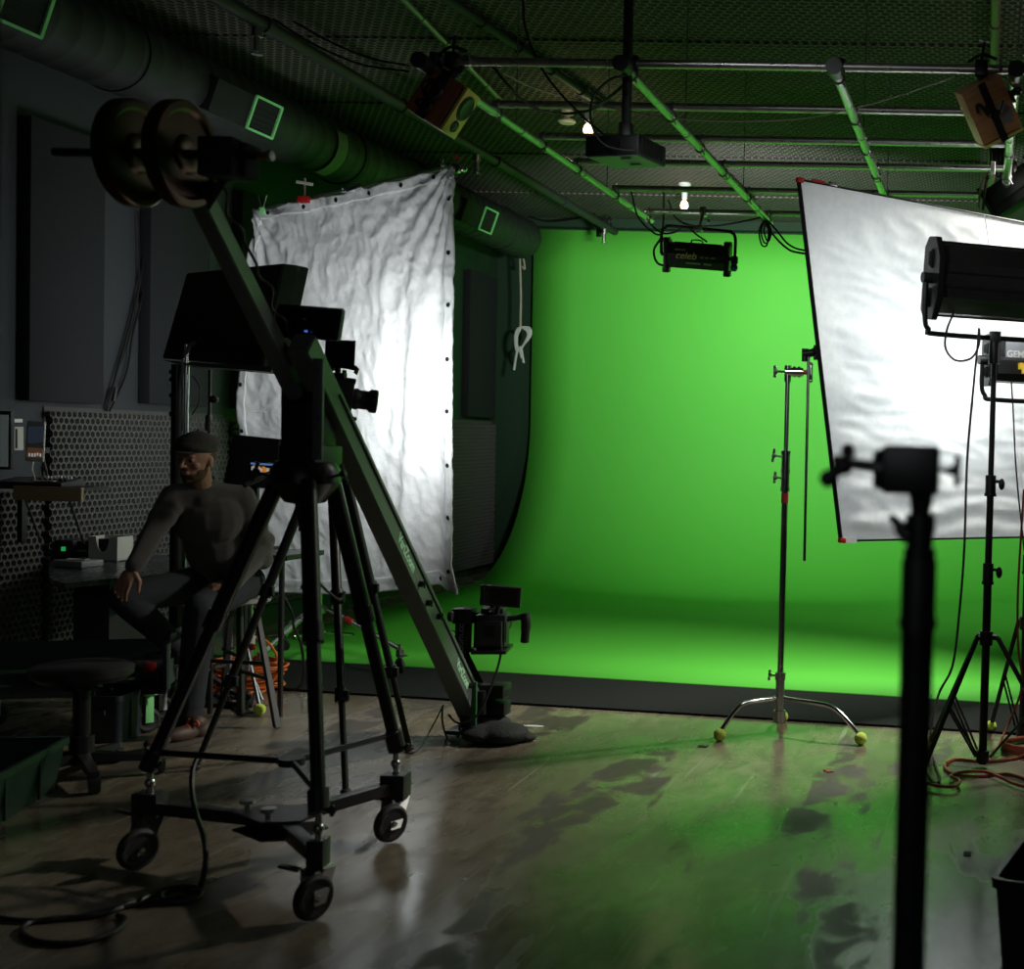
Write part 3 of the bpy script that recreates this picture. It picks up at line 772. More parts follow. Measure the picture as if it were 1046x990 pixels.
def panel_light(px0, py0, wid, hgt, Y, yaw, pitch, cb, H, feet, label, lettering=None, big=True, stand=True):
    """local frame: x along the fixture, y the way it shines, z up"""
    c0 = P(px0, py0, Y)
    rot = RZ(yaw) @ RX(pitch); c = c0 + rot @ V((wid / 2, 0, 0))
    cb = V((c.x, c.y, 0))
    t = thing('panel_light', label, 'studio light', cb)
    T = Matrix.Translation(c) @ rot.to_4x4()
    # body: trough shaped back
    m = MB(); x0, x1 = -wid / 2 + .03, wid / 2 - .03
    prof = [(.10, hgt * .5), (.02, hgt * .46), (-.075, hgt * .22), (-.085, 0), (-.085, -.02), (-.075, -hgt * .24), (.02, -hgt * .46), (.10, -hgt * .5)] if big else [(.05, hgt * .48), (-.05, hgt * .48), (-.06, hgt * .1), (-.09, -.0), (-.09, -hgt * .3), (-.05, -hgt * .46), (.05, -hgt * .48)]
    m.prism([(x0, y, z) for y, z in prof], (x1 - x0, 0, 0)); m.xf(T); body = m.build('housing', 'black_plastic', t, world=True, smooth=False)
    if big:
        for zz in (-.035, .035): m = MB(); m.box((0, -.082, zz), (x1 - x0 - .04, .006, .008)); m.xf(T); m.build('ridge', 'black_metal', body, world=True)
        for sg in (-1, 1): m = MB(); m.box((0, .10, sg * hgt * .5), (x1 - x0, .02, .012)); m.xf(T); m.build('rim', 'black_metal', body, world=True)
    else:
        m = MB(); m.box((.02, -.064, hgt * .22), (x1 - x0 - .06, .014, hgt * .46), bev=.004); m.xf(T); m.build('back_plate', 'silver_panel', body, 'silvery back plate', world=True)
        m = MB(); m.box((-.12, -.10, -.03), (.02, .03, .035)); m.cyl((-.11, -.11, -.02), (-.11, -.115, -.07), .010); m.xf(T); m.build('power_plug', 'yellow_plastic', body, 'yellow plug', world=True)
    m = MB(); m.box((0, .085 if big else .052, 0), (x1 - x0 - .02, .006, hgt * .9)); m.xf(T); m.build('diffuser', 'led_panel', body, world=True)
    # octagonal end caps
    for sx in (-1, 1):
        m = MB(); hx = sx * (wid / 2 - .03)
        hh = hgt / 2 + .02; pr = [(.115, hh * .75), (.07, hh), (-.03, hh), (-.10, hh * .5), (-.105, -hh * .45), (-.05, -hh), (.07, -hh), (.115, -hh * .8)]
        if not big: pr = [(y * .7, z) for y, z in pr]
        m.prism([(hx, y, z) for y, z in pr], (sx * .03, 0, 0), bev=.004)
        for z in (hgt * .26, -hgt * .26): m.box((hx + sx * .032, .01, z), (.012, .05, hgt * .26), bev=.006)
        m.xf(T); ec = m.build('end_cap', 'black_metal', t, world=True)
        for z in (hgt * .26, -hgt * .26): m = MB(); m.box((hx + sx * .036, .01, z), (.012, .034, hgt * .2), bev=.006); m.xf(T); m.build('handle_recess', 'duct_box', ec, world=True)
    # yoke
    a = T @ V((-wid / 2 - .025, 0, 0)); b_ = T @ V((wid / 2 + .025, 0, 0)); dn = hgt / 2 + .09; r = .07
    ux = (rot @ V((1, 0, 0))); D = V((0, 0, -1))
    pts = [a, a + D * (dn - r), a + D * (dn - r * .3) + ux * r * .3, a + D * dn + ux * r, b_ + D * dn - ux * r, b_ + D * (dn - r * .3) - ux * r * .3, b_ + D * (dn - r), b_]
    m = MB(); m.tube(pts, .013, 10, smooth=5); yk = m.build('yoke', 'black_metal', t, world=True)
    for e, s in ((a, -1), (b_, 1)):
        m = MB(); m.cyl(e - ux * .02, e + ux * .03, .026, seg=16); m.build('knob', 'black_plastic', yk, world=True)
    mid = (a + b_) / 2 + D * dn
    if lettering: text(lettering, .05, T @ Matrix.Translation((-.19, -.0725, hgt * .14)) @ Matrix.Rotation(R(90), 4, 'X'), 'white_plastic', t, bold=.001)
    if stand:
        m = MB(); m.cyl(V((cb.x, cb.y, mid.z - .13)), V((cb.x, cb.y, mid.z + .03)), .03, seg=14); m.box(V((cb.x, cb.y, mid.z)), (.05, .06, .05), bev=.006)
        m.build('bracket', 'black_plastic', t, world=True)
        lightstand(t, cb, mid.z - .1, feet)
    PANELS.append((T, wid, hgt))
    return t
cbr = V((F(998, 785).x, F(998, 785).y, 0))
cbr.x = .05; cbr.y = 6.36
panel_light(951, 284, .70, .36, 6.21, 24, 8, cbr, 0, [F(941, 797), (cbr.x + .42, cbr.y - .12, 0), F(949, 767)],
            'large black panel light with U-shaped yoke on black tripod stand in front of the reflector')
cb2 = V((P(1056, 700, 6.95).x, 6.98, 0))
panel_light(1008, 368, .55, .24, 6.85, 22, 0, cb2, 0, [F(1012, 748), (cb2.x + .4, cb2.y - .2, 0), (cb2.x + .05, cb2.y + .42, 0)],
            'smaller panel light lettered GEMINI with a yellow plug, behind the large one', 'GEMINI', big=False)

# ------------------------------------------------------------------ near blurred stand
def near_stand():
    Y = 1.62; top = P(941, 505, Y); cb = V((top.x, Y, 0)); w = lambda px: px * 1.1 * Y / FPX
    t = thing('grip_stand', 'near out-of-focus black stand with a bulky grip head and T-handle', 'light stand', cb)
    zz = lambda y: V((cb.x, Y, P(940, y, Y).z))
    m = MB(); m.cyl(V((cb.x, Y, .08)), zz(640), w(15.5), seg=24); m.build('lower_tube', 'black_metal', t, world=True)
    m = MB(); m.cyl(zz(645), zz(572), w(16.5), seg=24); m.cyl(zz(640), zz(632), w(18)); m.build('collar', 'black_plastic', t, world=True)
    m = MB(); m.cyl(zz(575), zz(525), w(12.5), seg=20); m.cyl(zz(575), zz(560), w(15), seg=20); m.build('upper_tube', 'black_metal', t, world=True)
    m = MB(); m.cyl(zz(530), zz(495), w(8.5), w(13), seg=20); m.cyl(zz(545), zz(525), w(14)); nk = m.build('neck', 'black_metal', t, world=True)
    m = MB(); m.tube([P(932, 548, Y), P(924, 545, Y), P(915, 533, Y), P(909, 527, Y)], [w(8), w(7), w(4.5), w(3.5)], 10, smooth=4); m.build('lever', 'black_plastic', nk, world=True)
    m = MB(); c = P(931, 480, Y); m.box(V((c.x, Y, c.z)), (w(52), w(42), w(46)), bev=.006); m.cyl(P(893, 480, Y), P(912, 480, Y), w(18), seg=24); m.cyl(P(898, 480, Y), P(902, 480, Y), w(20), seg=24); m.cyl(P(940, 495, Y), P(940, 512, Y), w(13), w(9)); m.sph(P(910, 462, Y), w(4)); m.cyl(P(908, 497, Y), P(920, 497, Y), w(5))
    hd = m.build('grip_head', 'black_metal', t, world=True)
    m = MB(); m.cyl(P(955, 480, Y), P(978, 481, Y), w(2.3), seg=10); m.cyl(P(967, 481, Y), P(976, 481, Y), w(3), w(5), seg=12); m.box(P(978, 481, Y), (w(6), w(6), w(30)), bev=.003); m.build('t_handle', 'black_metal', hd, world=True)
    m = MB(); m.cyl(P(893, 477, Y), P(866, 473, Y), w(6), w(5), seg=14); m.sph(P(862, 476, Y), w(9)); m.cyl(P(867, 468, Y), P(866, 459, Y), w(6)); m.sph(P(866, 460, Y), w(6.5)); m.cyl(P(862, 474, Y), P(847, 488, Y), w(7), w(6)); m.sph(P(846, 489, Y), w(8.5)); m.build('arm_knuckle', 'black_plastic', hd, world=True)
    m = MB(); m.sph(P(856, 470, Y), w(5), (1.3, 1, 1)); m.build('worn_patch', 'plate_iron', hd, world=True)
    for a in (80, 200, 320):
        d = V((cos(R(a)), sin(R(a)), 0)); m = MB(); m.tube([cb + V((0, 0, .16)), cb + V((0, 0, .16)) + d * .2, cb + d * .36 + V((0, 0, .12)), cb + d * .45 + V((0, 0, .013))], .0125, 10, smooth=5); m.build('leg', 'black_metal', t, world=True)
    m = MB(); m.cyl(cb + V((0, 0, .06)), cb + V((0, 0, .22)), .026); m.build('base_hub', 'black_metal', t, world=True)
near_stand()

# ------------------------------------------------------------------ crate, bottom right
def tote(name, c, size, yaw, m_, label, group=None, hgt_rim=.03):
    t = thing(name, label, 'storage crate', (c[0], c[1], c[2]), RZ(yaw), group); x, y, z = size
    m = MB(); b = m.b
    def loop(sx, sy, zz, r=.03):
        out = []
        for (cx, cy, a0) in ((sx / 2 - r, sy / 2 - r, 0), (-sx / 2 + r, sy / 2 - r, 90), (-sx / 2 + r, -sy / 2 + r, 180), (sx / 2 - r, -sy / 2 + r, 270)):
            for k in range(4): a = R(a0 + k * 30); out.append(b.verts.new((cx + r * cos(a), cy + r * sin(a), zz)))
        return out
    Ls = [loop(x * .88, y * .88, .0), loop(x * .97, y * .97, z - .01), loop(x * .95, y * .95, z - .01), loop(x * .86, y * .86, .008)]
    b.faces.new(Ls[0][::-1]); b.faces.new(Ls[-1])
    for A, B in zip(Ls, Ls[1:]):
        for k in range(len(A)): l = (k + 1) % len(A); b.faces.new((A[k], A[l], B[l], B[k]))
    m.build('body', m_, t)
    m = MB(); b = m.b
    Ls = [loop(x * .96, y * .96, z - hgt_rim), loop(x, y, z - hgt_rim), loop(x, y, z), loop(x * .94, y * .94, z)]
    for A, B in zip(Ls, Ls[1:] + Ls[:1]):
        for k in range(len(A)): l = (k + 1) % len(A); b.faces.new((A[k], A[l], B[l], B[k]))
    m.build('rim', m_, t)
    for k in (-1, 1):
        for s in (-1, 1): m = MB(); m.box((s * x * .47, k * y * .18, z * .45), (.012, .014, z * .8)); m.build('rib', m_, t)
    m = MB(); m.box((-x * .5 - .0, 0, z * .66), (.02, y * .25, .03), bev=.006); m.build('handle', m_, t)
    m = MB(); m.box((0, -y * .5, z * .66), (x * .3, .02, .03), bev=.006); m.build('handle', m_, t)
    return t
a = F(1022, 938, .02)
q = F(1005, 896, .30)
tote('storage_crate', (q.x + .36, q.y + .12, 0), (.60, .42, .30), -14, 'black_plastic', 'open black plastic crate on the floor at the bottom right corner')
tote('storage_crate', (-4.17, 4.93, 0), (.62, .86, .22), 16, 'green_crate', 'dark green ribbed crate on floor at left, nearest to the photographer')
tote('storage_crate', (-4.40, 6.32, 0), (.20, .36, .24), 8, 'blue_crate', 'small dark blue-grey crate standing on the floor behind the swivel stool column')
# ------------------------------------------------------------------ camera crane on its wheeled tripod
def crane():
    base = F(283, 880); base.z = 0
    t = thing('camera_crane', 'long dark camera crane with round counterweights, its arm running down to the floor', 'camera crane', (-2.45, 4.56, 0))
    piv = V((-2.42, 4.62, 1.72))
    headp = P(483, 748, 6.62); headp.z = .12
    tail = P(200, 192, 3.82); rmid = P(305, 404, 4.66)
    # beam: near part narrow, far part deep
    side = V((1, 0, 0))
    def beam(a, b, w0, h0, w1, h1, nm, mt, off=0.0, parent=t):
        a = V(a); b = V(b); d = (b - a).normalized(); up = d.cross(side).normalized() if True else V((0, 0, 1))
        if up.z < 0: up = -up
        s = up.cross(d).normalized()
        q = lambda c, w, h: [c + s * w / 2 + up * h / 2, c - s * w / 2 + up * h / 2, c - s * w / 2 - up * h / 2, c + s * w / 2 - up * h / 2]
        m = MB(); m.hexah(q(a, w0, h0), q(b, w1, h1), bev=.004); return m.build(nm, mt, parent, world=True), d, up, s
    d0 = (headp - tail).normalized()
    A1 = tail.lerp(headp, .0); 
    # arm is a line tail -> pivot -> head
    mid = P(330, 398, 4.66)
    rear, d, up, s = beam(rmid + (rmid - tail).normalized() * .10, tail, .06, .072, .055, .062, 'rear_beam', 'arm_paint')
    fr, d2, up2, s2 = beam(mid - (headp - mid).normalized() * .25, headp, .075, .09, .095, .135, 'front_beam', 'arm_paint')
    sx = s2 if s2.x > 0 else -s2
    # groove along the lit side, bolts, lettering
    L2 = (headp - mid).length
    m = MB()
    for off in (.030,):
        a = mid + d2 * .05 + sx * .040 + up2 * .02; b = headp - d2 * .25 + sx * .048 + up2 * .035
        m.cyl(a, b, .006, seg=6)
    m.build('groove', 'black_matte', fr, world=True)
    for k, (u, o) in enumerate(((.50, -.02), (.555, -.03), (.62, .0), (.88, .0))):
        m = MB(); c = mid.lerp(headp, u) + sx * (.037 + .010 * u) + up2 * o; m.cyl(c, c + sx * .02, .014, seg=10); knob(m, c, c + sx * .025, .006, .014); m.build('bolt', 'black_metal', fr, world=True)
    def side_text(body, u, size, off):
        c = mid.lerp(headp, u) + sx * (.0385 + .0105 * u) + up2 * off
        T = Matrix.Translation(c) @ Matrix((d2, up2, sx)).transposed().to_4x4()
        text(body, size, T, 'arm_ink', fr, ext=.001, bold=.0015)
    side_text('VariZoom', .36, .062, -.012); side_text('VariZoom', .78, .062, -.01)
    # a cable tied along the arm
    m = MB(); pp = []
    for k in range(15):
        u = k / 14; p = tail.lerp(rmid, u)
        pp.append(p + V((.05, 0, 0)) * (1 if k % 2 else .6) + up * (.05 + .012 * sin(k * 2.1)))
    m.tube(pp, .005, 6, smooth=4); m.build('tied_cable', 'cable_black', rear, world=True)
    # head-end: motor housing and upright camera post
    qb_ = lambda m, *a, **k: qb(m, *a, **k)
    m = MB(); qb(m, 482, 700, 514, 714, 6.55, .12, .008); qb(m, 490, 712, 506, 742, 6.58, .10, .008); qb(m, 498, 718, 515, 732, 6.56, .10, .008); qb(m, 470, 708, 488, 744, 6.5, .16, .008)
    m.cyl(P(492, 706, 6.5), P(492, 730, 6.5), .022); m.box(P(492, 745, 6.56), (.30, .22, .02), bev=.004)
    hm = m.build('head_motor', 'black_metal', t, world=True)
    m = MB(); qb(m, 480, 697, 486, 742, 6.44, .02, .002); m.build('green_bracket', 'fir_green', hm, world=True)
    m = MB(); m.hexah([P(461, 660, 6.62), P(473, 655, 6.62), P(497, 704, 6.62), P(484, 706, 6.62)], [P(461, 660, 6.68), P(473, 655, 6.68), P(497, 704, 6.68), P(484, 706, 6.68)]); m.build('post_foot', 'black_metal', hm, world=True)
    m = MB(); qb(m, 464.5, 628, 475, 690, 6.60, .06, .004); po = m.build('camera_post', 'black_metal', t, world=True)
    T = Matrix.Translation(P(470, 684, 6.592)) @ Matrix.Rotation(R(90), 4, 'X') @ Matrix.Rotation(R(90), 4, 'Z')
    text('varizoom.com', .050, T, 'grey_ink', po, ext=.001, bold=.001)
    m = MB(); qb(m, 461, 622, 481, 638, 6.57, .1, .012); m.cyl(P(463, 630, 6.55), P(459, 630, 6.55), .028); m.torus(P(462, 648, 6.62), (0, 1, 0), .02, .003, 14, 5); m.build('tilt_motor', 'black_plastic', po, world=True)
    m = MB(); m.box(P(485, 627, 6.62), (.12, .05, .02), bev=.003); m.cyl(P(480, 628, 6.62), P(479, 664, 6.62), .012); m.cyl(P(487, 628, 6.62), P(486, 664, 6.62), .012); m.box(P(498, 664, 6.62), (.20, .09, .018), bev=.003); m.build('cradle', 'black_metal', t, world=True)
    # pivot block between the legs
    m = MB()
    qb(m, 319, 366, 329, 470, 4.50, .015, .003); m.build('yoke_plate', 'arm_paint', t, world=True)
    m = MB(); qb(m, 303, 372, 311, 474, 4.78, .015, .003); m.build('yoke_plate', 'arm_paint', t, world=True)
    m = MB(); qb(m, 286, 392, 322, 470, 4.60, .16, .01); qb(m, 284, 455, 322, 492, 4.55, .2, .008); m.cyl(P(300, 400, 4.48), P(300, 400, 4.86), .03)
    for yy in (377, 427): m.cyl(P(324, yy, 4.49), P(324, yy, 4.51), .009, seg=10)
    m.build('pivot_block', 'black_metal', t, world=True)
    m = MB(); bc = P(312, 488, 4.62); m.lathe([(0, .06), (.10, .06), (.12, .03), (.12, -.02), (.07, -.09), (.03, -.10), (0, -.10)], Matrix.Translation(bc)); m.cyl(bc - V((0, 0, .1)), bc - V((0, 0, .2)), .022); m.build('bowl', 'black_metal', t, world=True)
    for dx, dy, an in ((-.13, -.06, 0), (.13, -.02, 60)):
        m = MB(); knob(m, bc + V((dx * .7, dy, 0)), bc + V((dx * 1.2, dy, .02)), .012, .03); m.build('bowl_knob', 'black_metal', t, world=True)
    # tripod legs
    FA, FB, FC = F(319, 941), F(140, 889), F(398, 861)
    cx = (FA + FB + FC) / 3
    def up_(f, k, z): p = f.lerp(cx, k); p.z = z; return p
    tops = {}
    corner = []
    for nm, f, k in (('A', FA, .04), ('B', FB, .04), ('C', FC, .04)):
        c = V((f.x, f.y, .225)).lerp(V((cx.x, cx.y, .225)), k)
        if nm == 'A': c = P(325, 874, 4.08)
        if nm == 'B': c = P(153, 824, 4.60)
        if nm == 'C': c = P(404, 803, 4.92)
        dd = (c - bc); dd.z = 0; dd.normalize()
        a = bc + dd * .10 + V((0, 0, -.01)); e = c + V((0, 0, .16)); sp = c + V((0, 0, .06))
        knee = a.lerp(e, .92)
        m = MB()
        sd = V((-dd.y, dd.x, 0))
        m.tube([a, a.lerp(e, .5)], .030, 12); m.tube([a.lerp(e, .48), e], .0235, 12)
        m.cyl(a.lerp(e, .46), a.lerp(e, .52), .035, seg=12)
        lg = m.build('leg', 'black_metal', t, world=True)
        m = MB(); m.cyl(a - dd * .02 - sd * .035, a - dd * .02 + sd * .035, .03, seg=14); m.build('hinge', 'black_metal', lg, world=True)
        m = MB(); m.cyl(e - (e - a).normalized() * .06, e + (e - a).normalized() * .02, .034, seg=12); knob(m, e, e + V((.06, -.03, .0)), .012, .012); m.build('leg_lock', 'black_plastic', lg, world=True)
        m = MB(); m.cyl(e, sp, .011, seg=10); m.sph(sp + V((0, 0, .03)), .019); m.cyl(sp, c, .014); m.build('spike', 'steel', lg, world=True)
        corner.append((c, f, e))
        # corner block + caster
        yaw = {'A': 8, 'B': -3, 'C': 4}[nm]
        m = MB(); sz = {'A': (.055, .07, .115), 'B': (.10, .07, .108), 'C': (.095, .08, .10)}[nm]; m.box(c, sz, RZ(yaw), bev=.004); bl = m.build('corner_block', 'black_paint', t, world=True)
        ax = {'A': V((.93, -.36, 0)), 'B': V((.9, -.43, 0)), 'C': V((.9, -.43, 0))}[nm].normalized(); fw = V((-ax.y, ax.x, 0))
        wc = V((f.x, f.y, .078))
        m = MB(); m.cyl(c - V((0, 0, sz[2] / 2)), V((c.x, c.y, .158)), .03, seg=14); m.box((c.x, c.y, .158), (.07, .06, .008), RZ(yaw), bev=.002)
        for sg in (-1, 1):
            q = [V((c.x, c.y, .156)) + ax * .031 * sg + fw * .042, V((c.x, c.y, .156)) + ax * .031 * sg - fw * .042, wc + ax * .031 * sg - fw * .022 - V((0, 0, .018)), wc + ax * .031 * sg + fw * .022 - V((0, 0, .018))]
            m.prism(q, ax * .004)
        m.cyl(wc - ax * .034, wc + ax * .034, .009, seg=10)
        cs = m.build('caster_fork', 'galvanised', bl, world=True)
        m = MB(); m.torus(wc, ax, .052, .024, 28, 10, flat=.8); m.cyl(wc - ax * .018, wc + ax * .018, .045, seg=20); m.build('wheel', 'rubber', bl, world=True)
        m = MB(); bk = V((c.x, c.y, .15)) - V((.05, 0, 0)); m.box(bk - V((.045, .0, .0)), (.07, .03, .01), RY(10), bev=.003); m.build('brake_pedal', 'black_metal', bl, world=True)
    # dolly arms to a centre plate
    cp = P(283, 838, 4.45); cp.z = corner[0][0].z - .0
    zc = sum(c.z for c, _, _ in corner) / 3; cp.z = zc
    for c, f, e in corner:
        dv = (c - cp); n = dv.normalized(); m = MB(); m.box((c + cp) / 2, (dv.length, .05, .045), frame3(n, (0, 0, 1)), bev=.003); m.build('dolly_arm', 'black_paint', t, world=True)
    m = MB(); m.prism([cp + V((x, y, .026)) for x, y in ((-.15, -.03), (-.10, .07), (.10, .10), (.17, .04), (.14, -.10), (.02, -.14))], (0, 0, .008), bev=.002)
    m.prism([cp + V((x, y, -.036)) for x, y in ((-.15, -.03), (-.10, .07), (.10, .10), (.17, .04), (.14, -.10), (.02, -.14))], (0, 0, .008), bev=.002)
    pl = m.build('dolly_plate', 'black_paint', t, world=True)
    for x, y in ((-.11, 0), (.02, -.09), (.12, .04)):
        m = MB(); c = cp + V((x, y, .034)); m.cyl(c, c + V((0, 0, .03)), .01); m.cyl(c + V((0, 0, .025)), c + V((0, 0, .038)), .026, seg=12); m.build('plate_knob', 'steel', pl, world=True)
    # mid-level spreader
    sc_ = P(298, 778, 4.5)
    for c, f, e in corner:
        m = MB(); tgt = e - (e - bc).normalized() * .05; m.cyl(sc_, tgt, .012, seg=10); m.sph(tgt, .028); m.build('spreader_arm', 'black_metal', t, world=True)
    m = MB(); m.cyl(sc_ - V((0, 0, .012)), sc_ + V((0, 0, .014)), .045, seg=18); m.build('spreader_hub', 'black_plastic', t, world=True)
    # weight bar and discs
    y = 3.72
    bar_a, bar_b = P(55, 158, y), P(264, 159, y)
    bar_b.y = y; bar_a.z = bar_b.z
    m = MB(); m.cyl(bar_a, bar_b, .013, seg=12); m.build('weight_bar', 'black_metal', t, world=True)
    m = MB(); m.cyl(bar_b, bar_b + V((.035, 0, 0)), .011, seg=12); m.build('bar_grip', 'copper', t, 'copper-coloured bar end', world=True)
    m = MB(); m.cyl(bar_b + V((.03, 0, 0)), bar_b + V((.042, 0, 0)), .016, seg=14); m.build('bar_cap', 'steel', t, world=True)
    m = MB(); c = P(230, 163, y); m.box(c, (.105, .11, .115), bev=.006); m.box(c + V((.055, .03, .0)), (.03, .08, .10), bev=.006); hb = m.build('bar_block', 'black_matte', t, world=True)
    m = MB(); m.hexah([P(212, 186, 3.74), P(232, 186, 3.74), P(214, 215, 3.86), P(196, 205, 3.86)], [P(212, 186, 3.86), P(232, 186, 3.86), P(214, 215, 3.96), P(196, 205, 3.96)]); m.build('tail_bracket', 'black_metal', t, world=True)
    for k, px in enumerate((136, 186)):
        c = P(px, 158, y); c.z = bar_a.z; c.y = y
        Rr = .158
        th = .046
        T = Matrix.Translation(c) @ Matrix.Rotation(R(90), 4, 'Y')
        m = MB(); m.lathe([(.016, -th / 2 + .004), (.04, -th / 2), (.052, -th / 2 + .002), (.06, -th / 2 + .010), (Rr - .034, -th / 2 + .010), (Rr - .024, -th / 2), (Rr - .005, -th / 2), (Rr, -th / 2 + .005), (Rr, th / 2 - .005), (Rr - .005, th / 2), (Rr - .024, th / 2), (Rr - .034, th / 2 - .010), (.06, th / 2 - .010), (.052, th / 2 - .002), (.04, th / 2), (.016, th / 2 - .004)], T, 40)
        m.build('counterweight', 'plate_iron', t, world=True)
    # cables drooping at the crane
    m = MB(); m.tube([P(300, 500, 4.5), P(312, 560, 4.45), P(322, 590, 4.5), P(345, 612, 4.6), P(352, 605, 4.7)], .005, 6, smooth=6); m.build('loose_cable', 'cable_black', t, world=True)
crane()

# cameras
def cine_camera(name, label, T, monitor=True, lens=True, grip=True, group=None, k=1.0):
    """local: x right, y towards the lens, z up, origin under the body"""
    t = bpy.data.objects.new(name, None); COL.objects.link(t); t.matrix_basis = T; tag(t, label, 'camera', group)
    m = MB(); m.box((0, 0, .075), (.12, .13, .14), bev=.008); m.box((0, -.075, .07), (.10, .04, .10), bev=.005); m.box((.0, .02, .155), (.09, .10, .025), bev=.005); m.build('body', 'black_plastic', t)
    m = MB()
    for i in range(5): m.box((.061, -.03 + .001 * i, .04 + i * .016), (.004, .05, .018))
    m.build('vent_ribs', 'black_metal', t)
    m = MB(); m.box((0, -.097, .08), (.05, .006, .05)); m.build('battery_label', 'duct_box', t)
    m = MB(); m.lathe([(0, .06), (.045, .06), (.047, .09), (.042, .10), (.042, .15), (.052, .165), (.052, .20), (.044, .205), (.04, .19), (0, .185)], RX(-90).to_4x4(), 28); m.xf(Matrix.Translation((0, 0, .08)))
    m.build('lens', 'black_plastic', t)
    m = MB(); m.cyl((0, .0, .16), (0, 0, .20), .012); m.tube([(0, -.06, .19), (0, -.06, .215), (0, .06, .215), (0, .06, .19)], .012, 8, smooth=3); m.build('top_handle', 'black_metal', t)
    if grip:
        m = MB(); m.cyl((.06, 0, .12), (.13, 0, .13), .012); m.tube([(.13, 0, .145), (.135, .0, .10), (.13, .01, .02)], [.02, .021, .018], 12, smooth=4); m.build('side_grip', 'black_plastic', t)
    m = MB(); m.box((0, 0, -.008), (.14, .2, .016), bev=.003); m.build('base_plate', 'black_metal', t)
    return t
Tc = Matrix.Translation(P(503, 661, 6.60)) @ RZ(12).to_4x4() @ Matrix.Diagonal((1.25, 1.25, 1.25, 1))
cc = cine_camera('video_camera', 'compact black video camera on the low crane head in front of the green', Tc)
def monitor(parent, T, w, h, name='monitor', icons=None, th=.025, mt='black_plastic', screen='screen_dark', world=True):
    """a small screen facing local -y"""
    m = MB(); m.box((0, 0, 0), (w, th, h), bev=.005); m.xf(T); mo = m.build(name, mt, parent, world=world)
    m = MB(); m.box((0, -th / 2 - .0005, 0), (w * .84, .002, h * .80)); m.xf(T); m.build('screen', screen, mo, world=world)
    if icons:
        for x, z, mm in icons: m = MB(); m.box((x, -th / 2 - .002, z), (.008, .002, .006)); m.xf(T); m.build('indicator', mm, mo, world=world)
    return mo
monitor(cc, Matrix.Translation(P(511.5, 609, 6.52)) @ (RZ(10) @ RX(8)).to_4x4() @ RY(4).to_4x4(), .205, .11)
m = MB(); m.sph(P(503, 628, 6.56), .03, (1.3, 1, .8)); m.cyl(P(505, 634, 6.56), P(510, 616, 6.54), .014); m.build('monitor_arm', 'black_metal', cc, world=True)

Tc = Matrix.Translation(P(346, 424, 6.05)) @ RZ(-62).to_4x4() @ RX(-6).to_4x4() @ Matrix.Diagonal((1.1, .8, 1.1, 1))
c2 = cine_camera('video_camera', 'black camera with stubby lens pointing right, in front of the white cloth', Tc, grip=False)
m = MB(); m.hexah([P(332.5, 347, 5.98), P(363.5, 348, 5.98), P(362, 377, 5.98), P(331, 375, 5.98)], [P(332.5, 347, 6.0), P(363.5, 348, 6.0), P(362, 377, 6.0), P(331, 375, 6.0)]); m.build('monitor', 'black_plastic', c2, world=True)
m = MB(); m.cyl(P(345, 376, 6.0), P(345, 392, 6.02), .014); m.box(P(346, 384, 6.0), (.07, .03, .03), bev=.005); m.build('monitor_arm', 'black_metal', c2, world=True)

def tripod(name, label, apex, feet, ztop):
    t = thing(name, label, 'tripod', (apex.x, apex.y, 0))
    m = MB(); m.lathe([(0, .05), (.06, .05), (.075, .02), (.07, -.05), (.03, -.08), (0, -.08)], Matrix.Translation(apex)); m.box(apex + V((0, 0, .09)), (.12, .14, .07), bev=.01); m.cyl(apex + V((0, 0, .12)), V((apex.x, apex.y, ztop)), .03); m.box((apex.x, apex.y, ztop), (.09, .14, .02), bev=.003)
    m.build('head', 'black_plastic', t, world=True)
    m = MB(); m.tube([apex + V((0, -.02, .1)), apex + V((-.12, -.22, .0)), apex + V((-.2, -.38, -.08))], [.009, .009, .014], 8, smooth=4); m.build('pan_handle', 'black_metal', t, world=True)
    for f in feet:
        a = apex + (V((f.x, f.y, 0)) - V((apex.x, apex.y, 0))).normalized() * .06; f = f + V((0, 0, .015))
        m = MB(); m.cyl(a, a.lerp(f, .42), .022, seg=12); m.cyl(a.lerp(f, .40), a.lerp(f, .72), .018, seg=12); m.cyl(a.lerp(f, .70), f, .014, seg=12)
        lg = m.build('leg', 'black_metal', t, world=True)
        for u in (.42, .72):
            m = MB(); m.cyl(a.lerp(f, u - .02), a.lerp(f, u + .02), .029, seg=12); m.box(a.lerp(f, u) + V((.03, -.01, 0)), (.02, .02, .045), bev=.004); m.build('leg_lock', 'black_plastic', lg, world=True)
        m = MB(); m.sph(f, .024, (1, 1, .6)); m.build('foot', 'rubber', lg, world=True)
tripod('camera_tripod', 'slim black tripod with collared legs carrying the camera behind the crane', P(337, 478, 6.05), [F(353, 812), F(418, 767), F(200, 787)], P(346, 427, 6.05).z - .02)

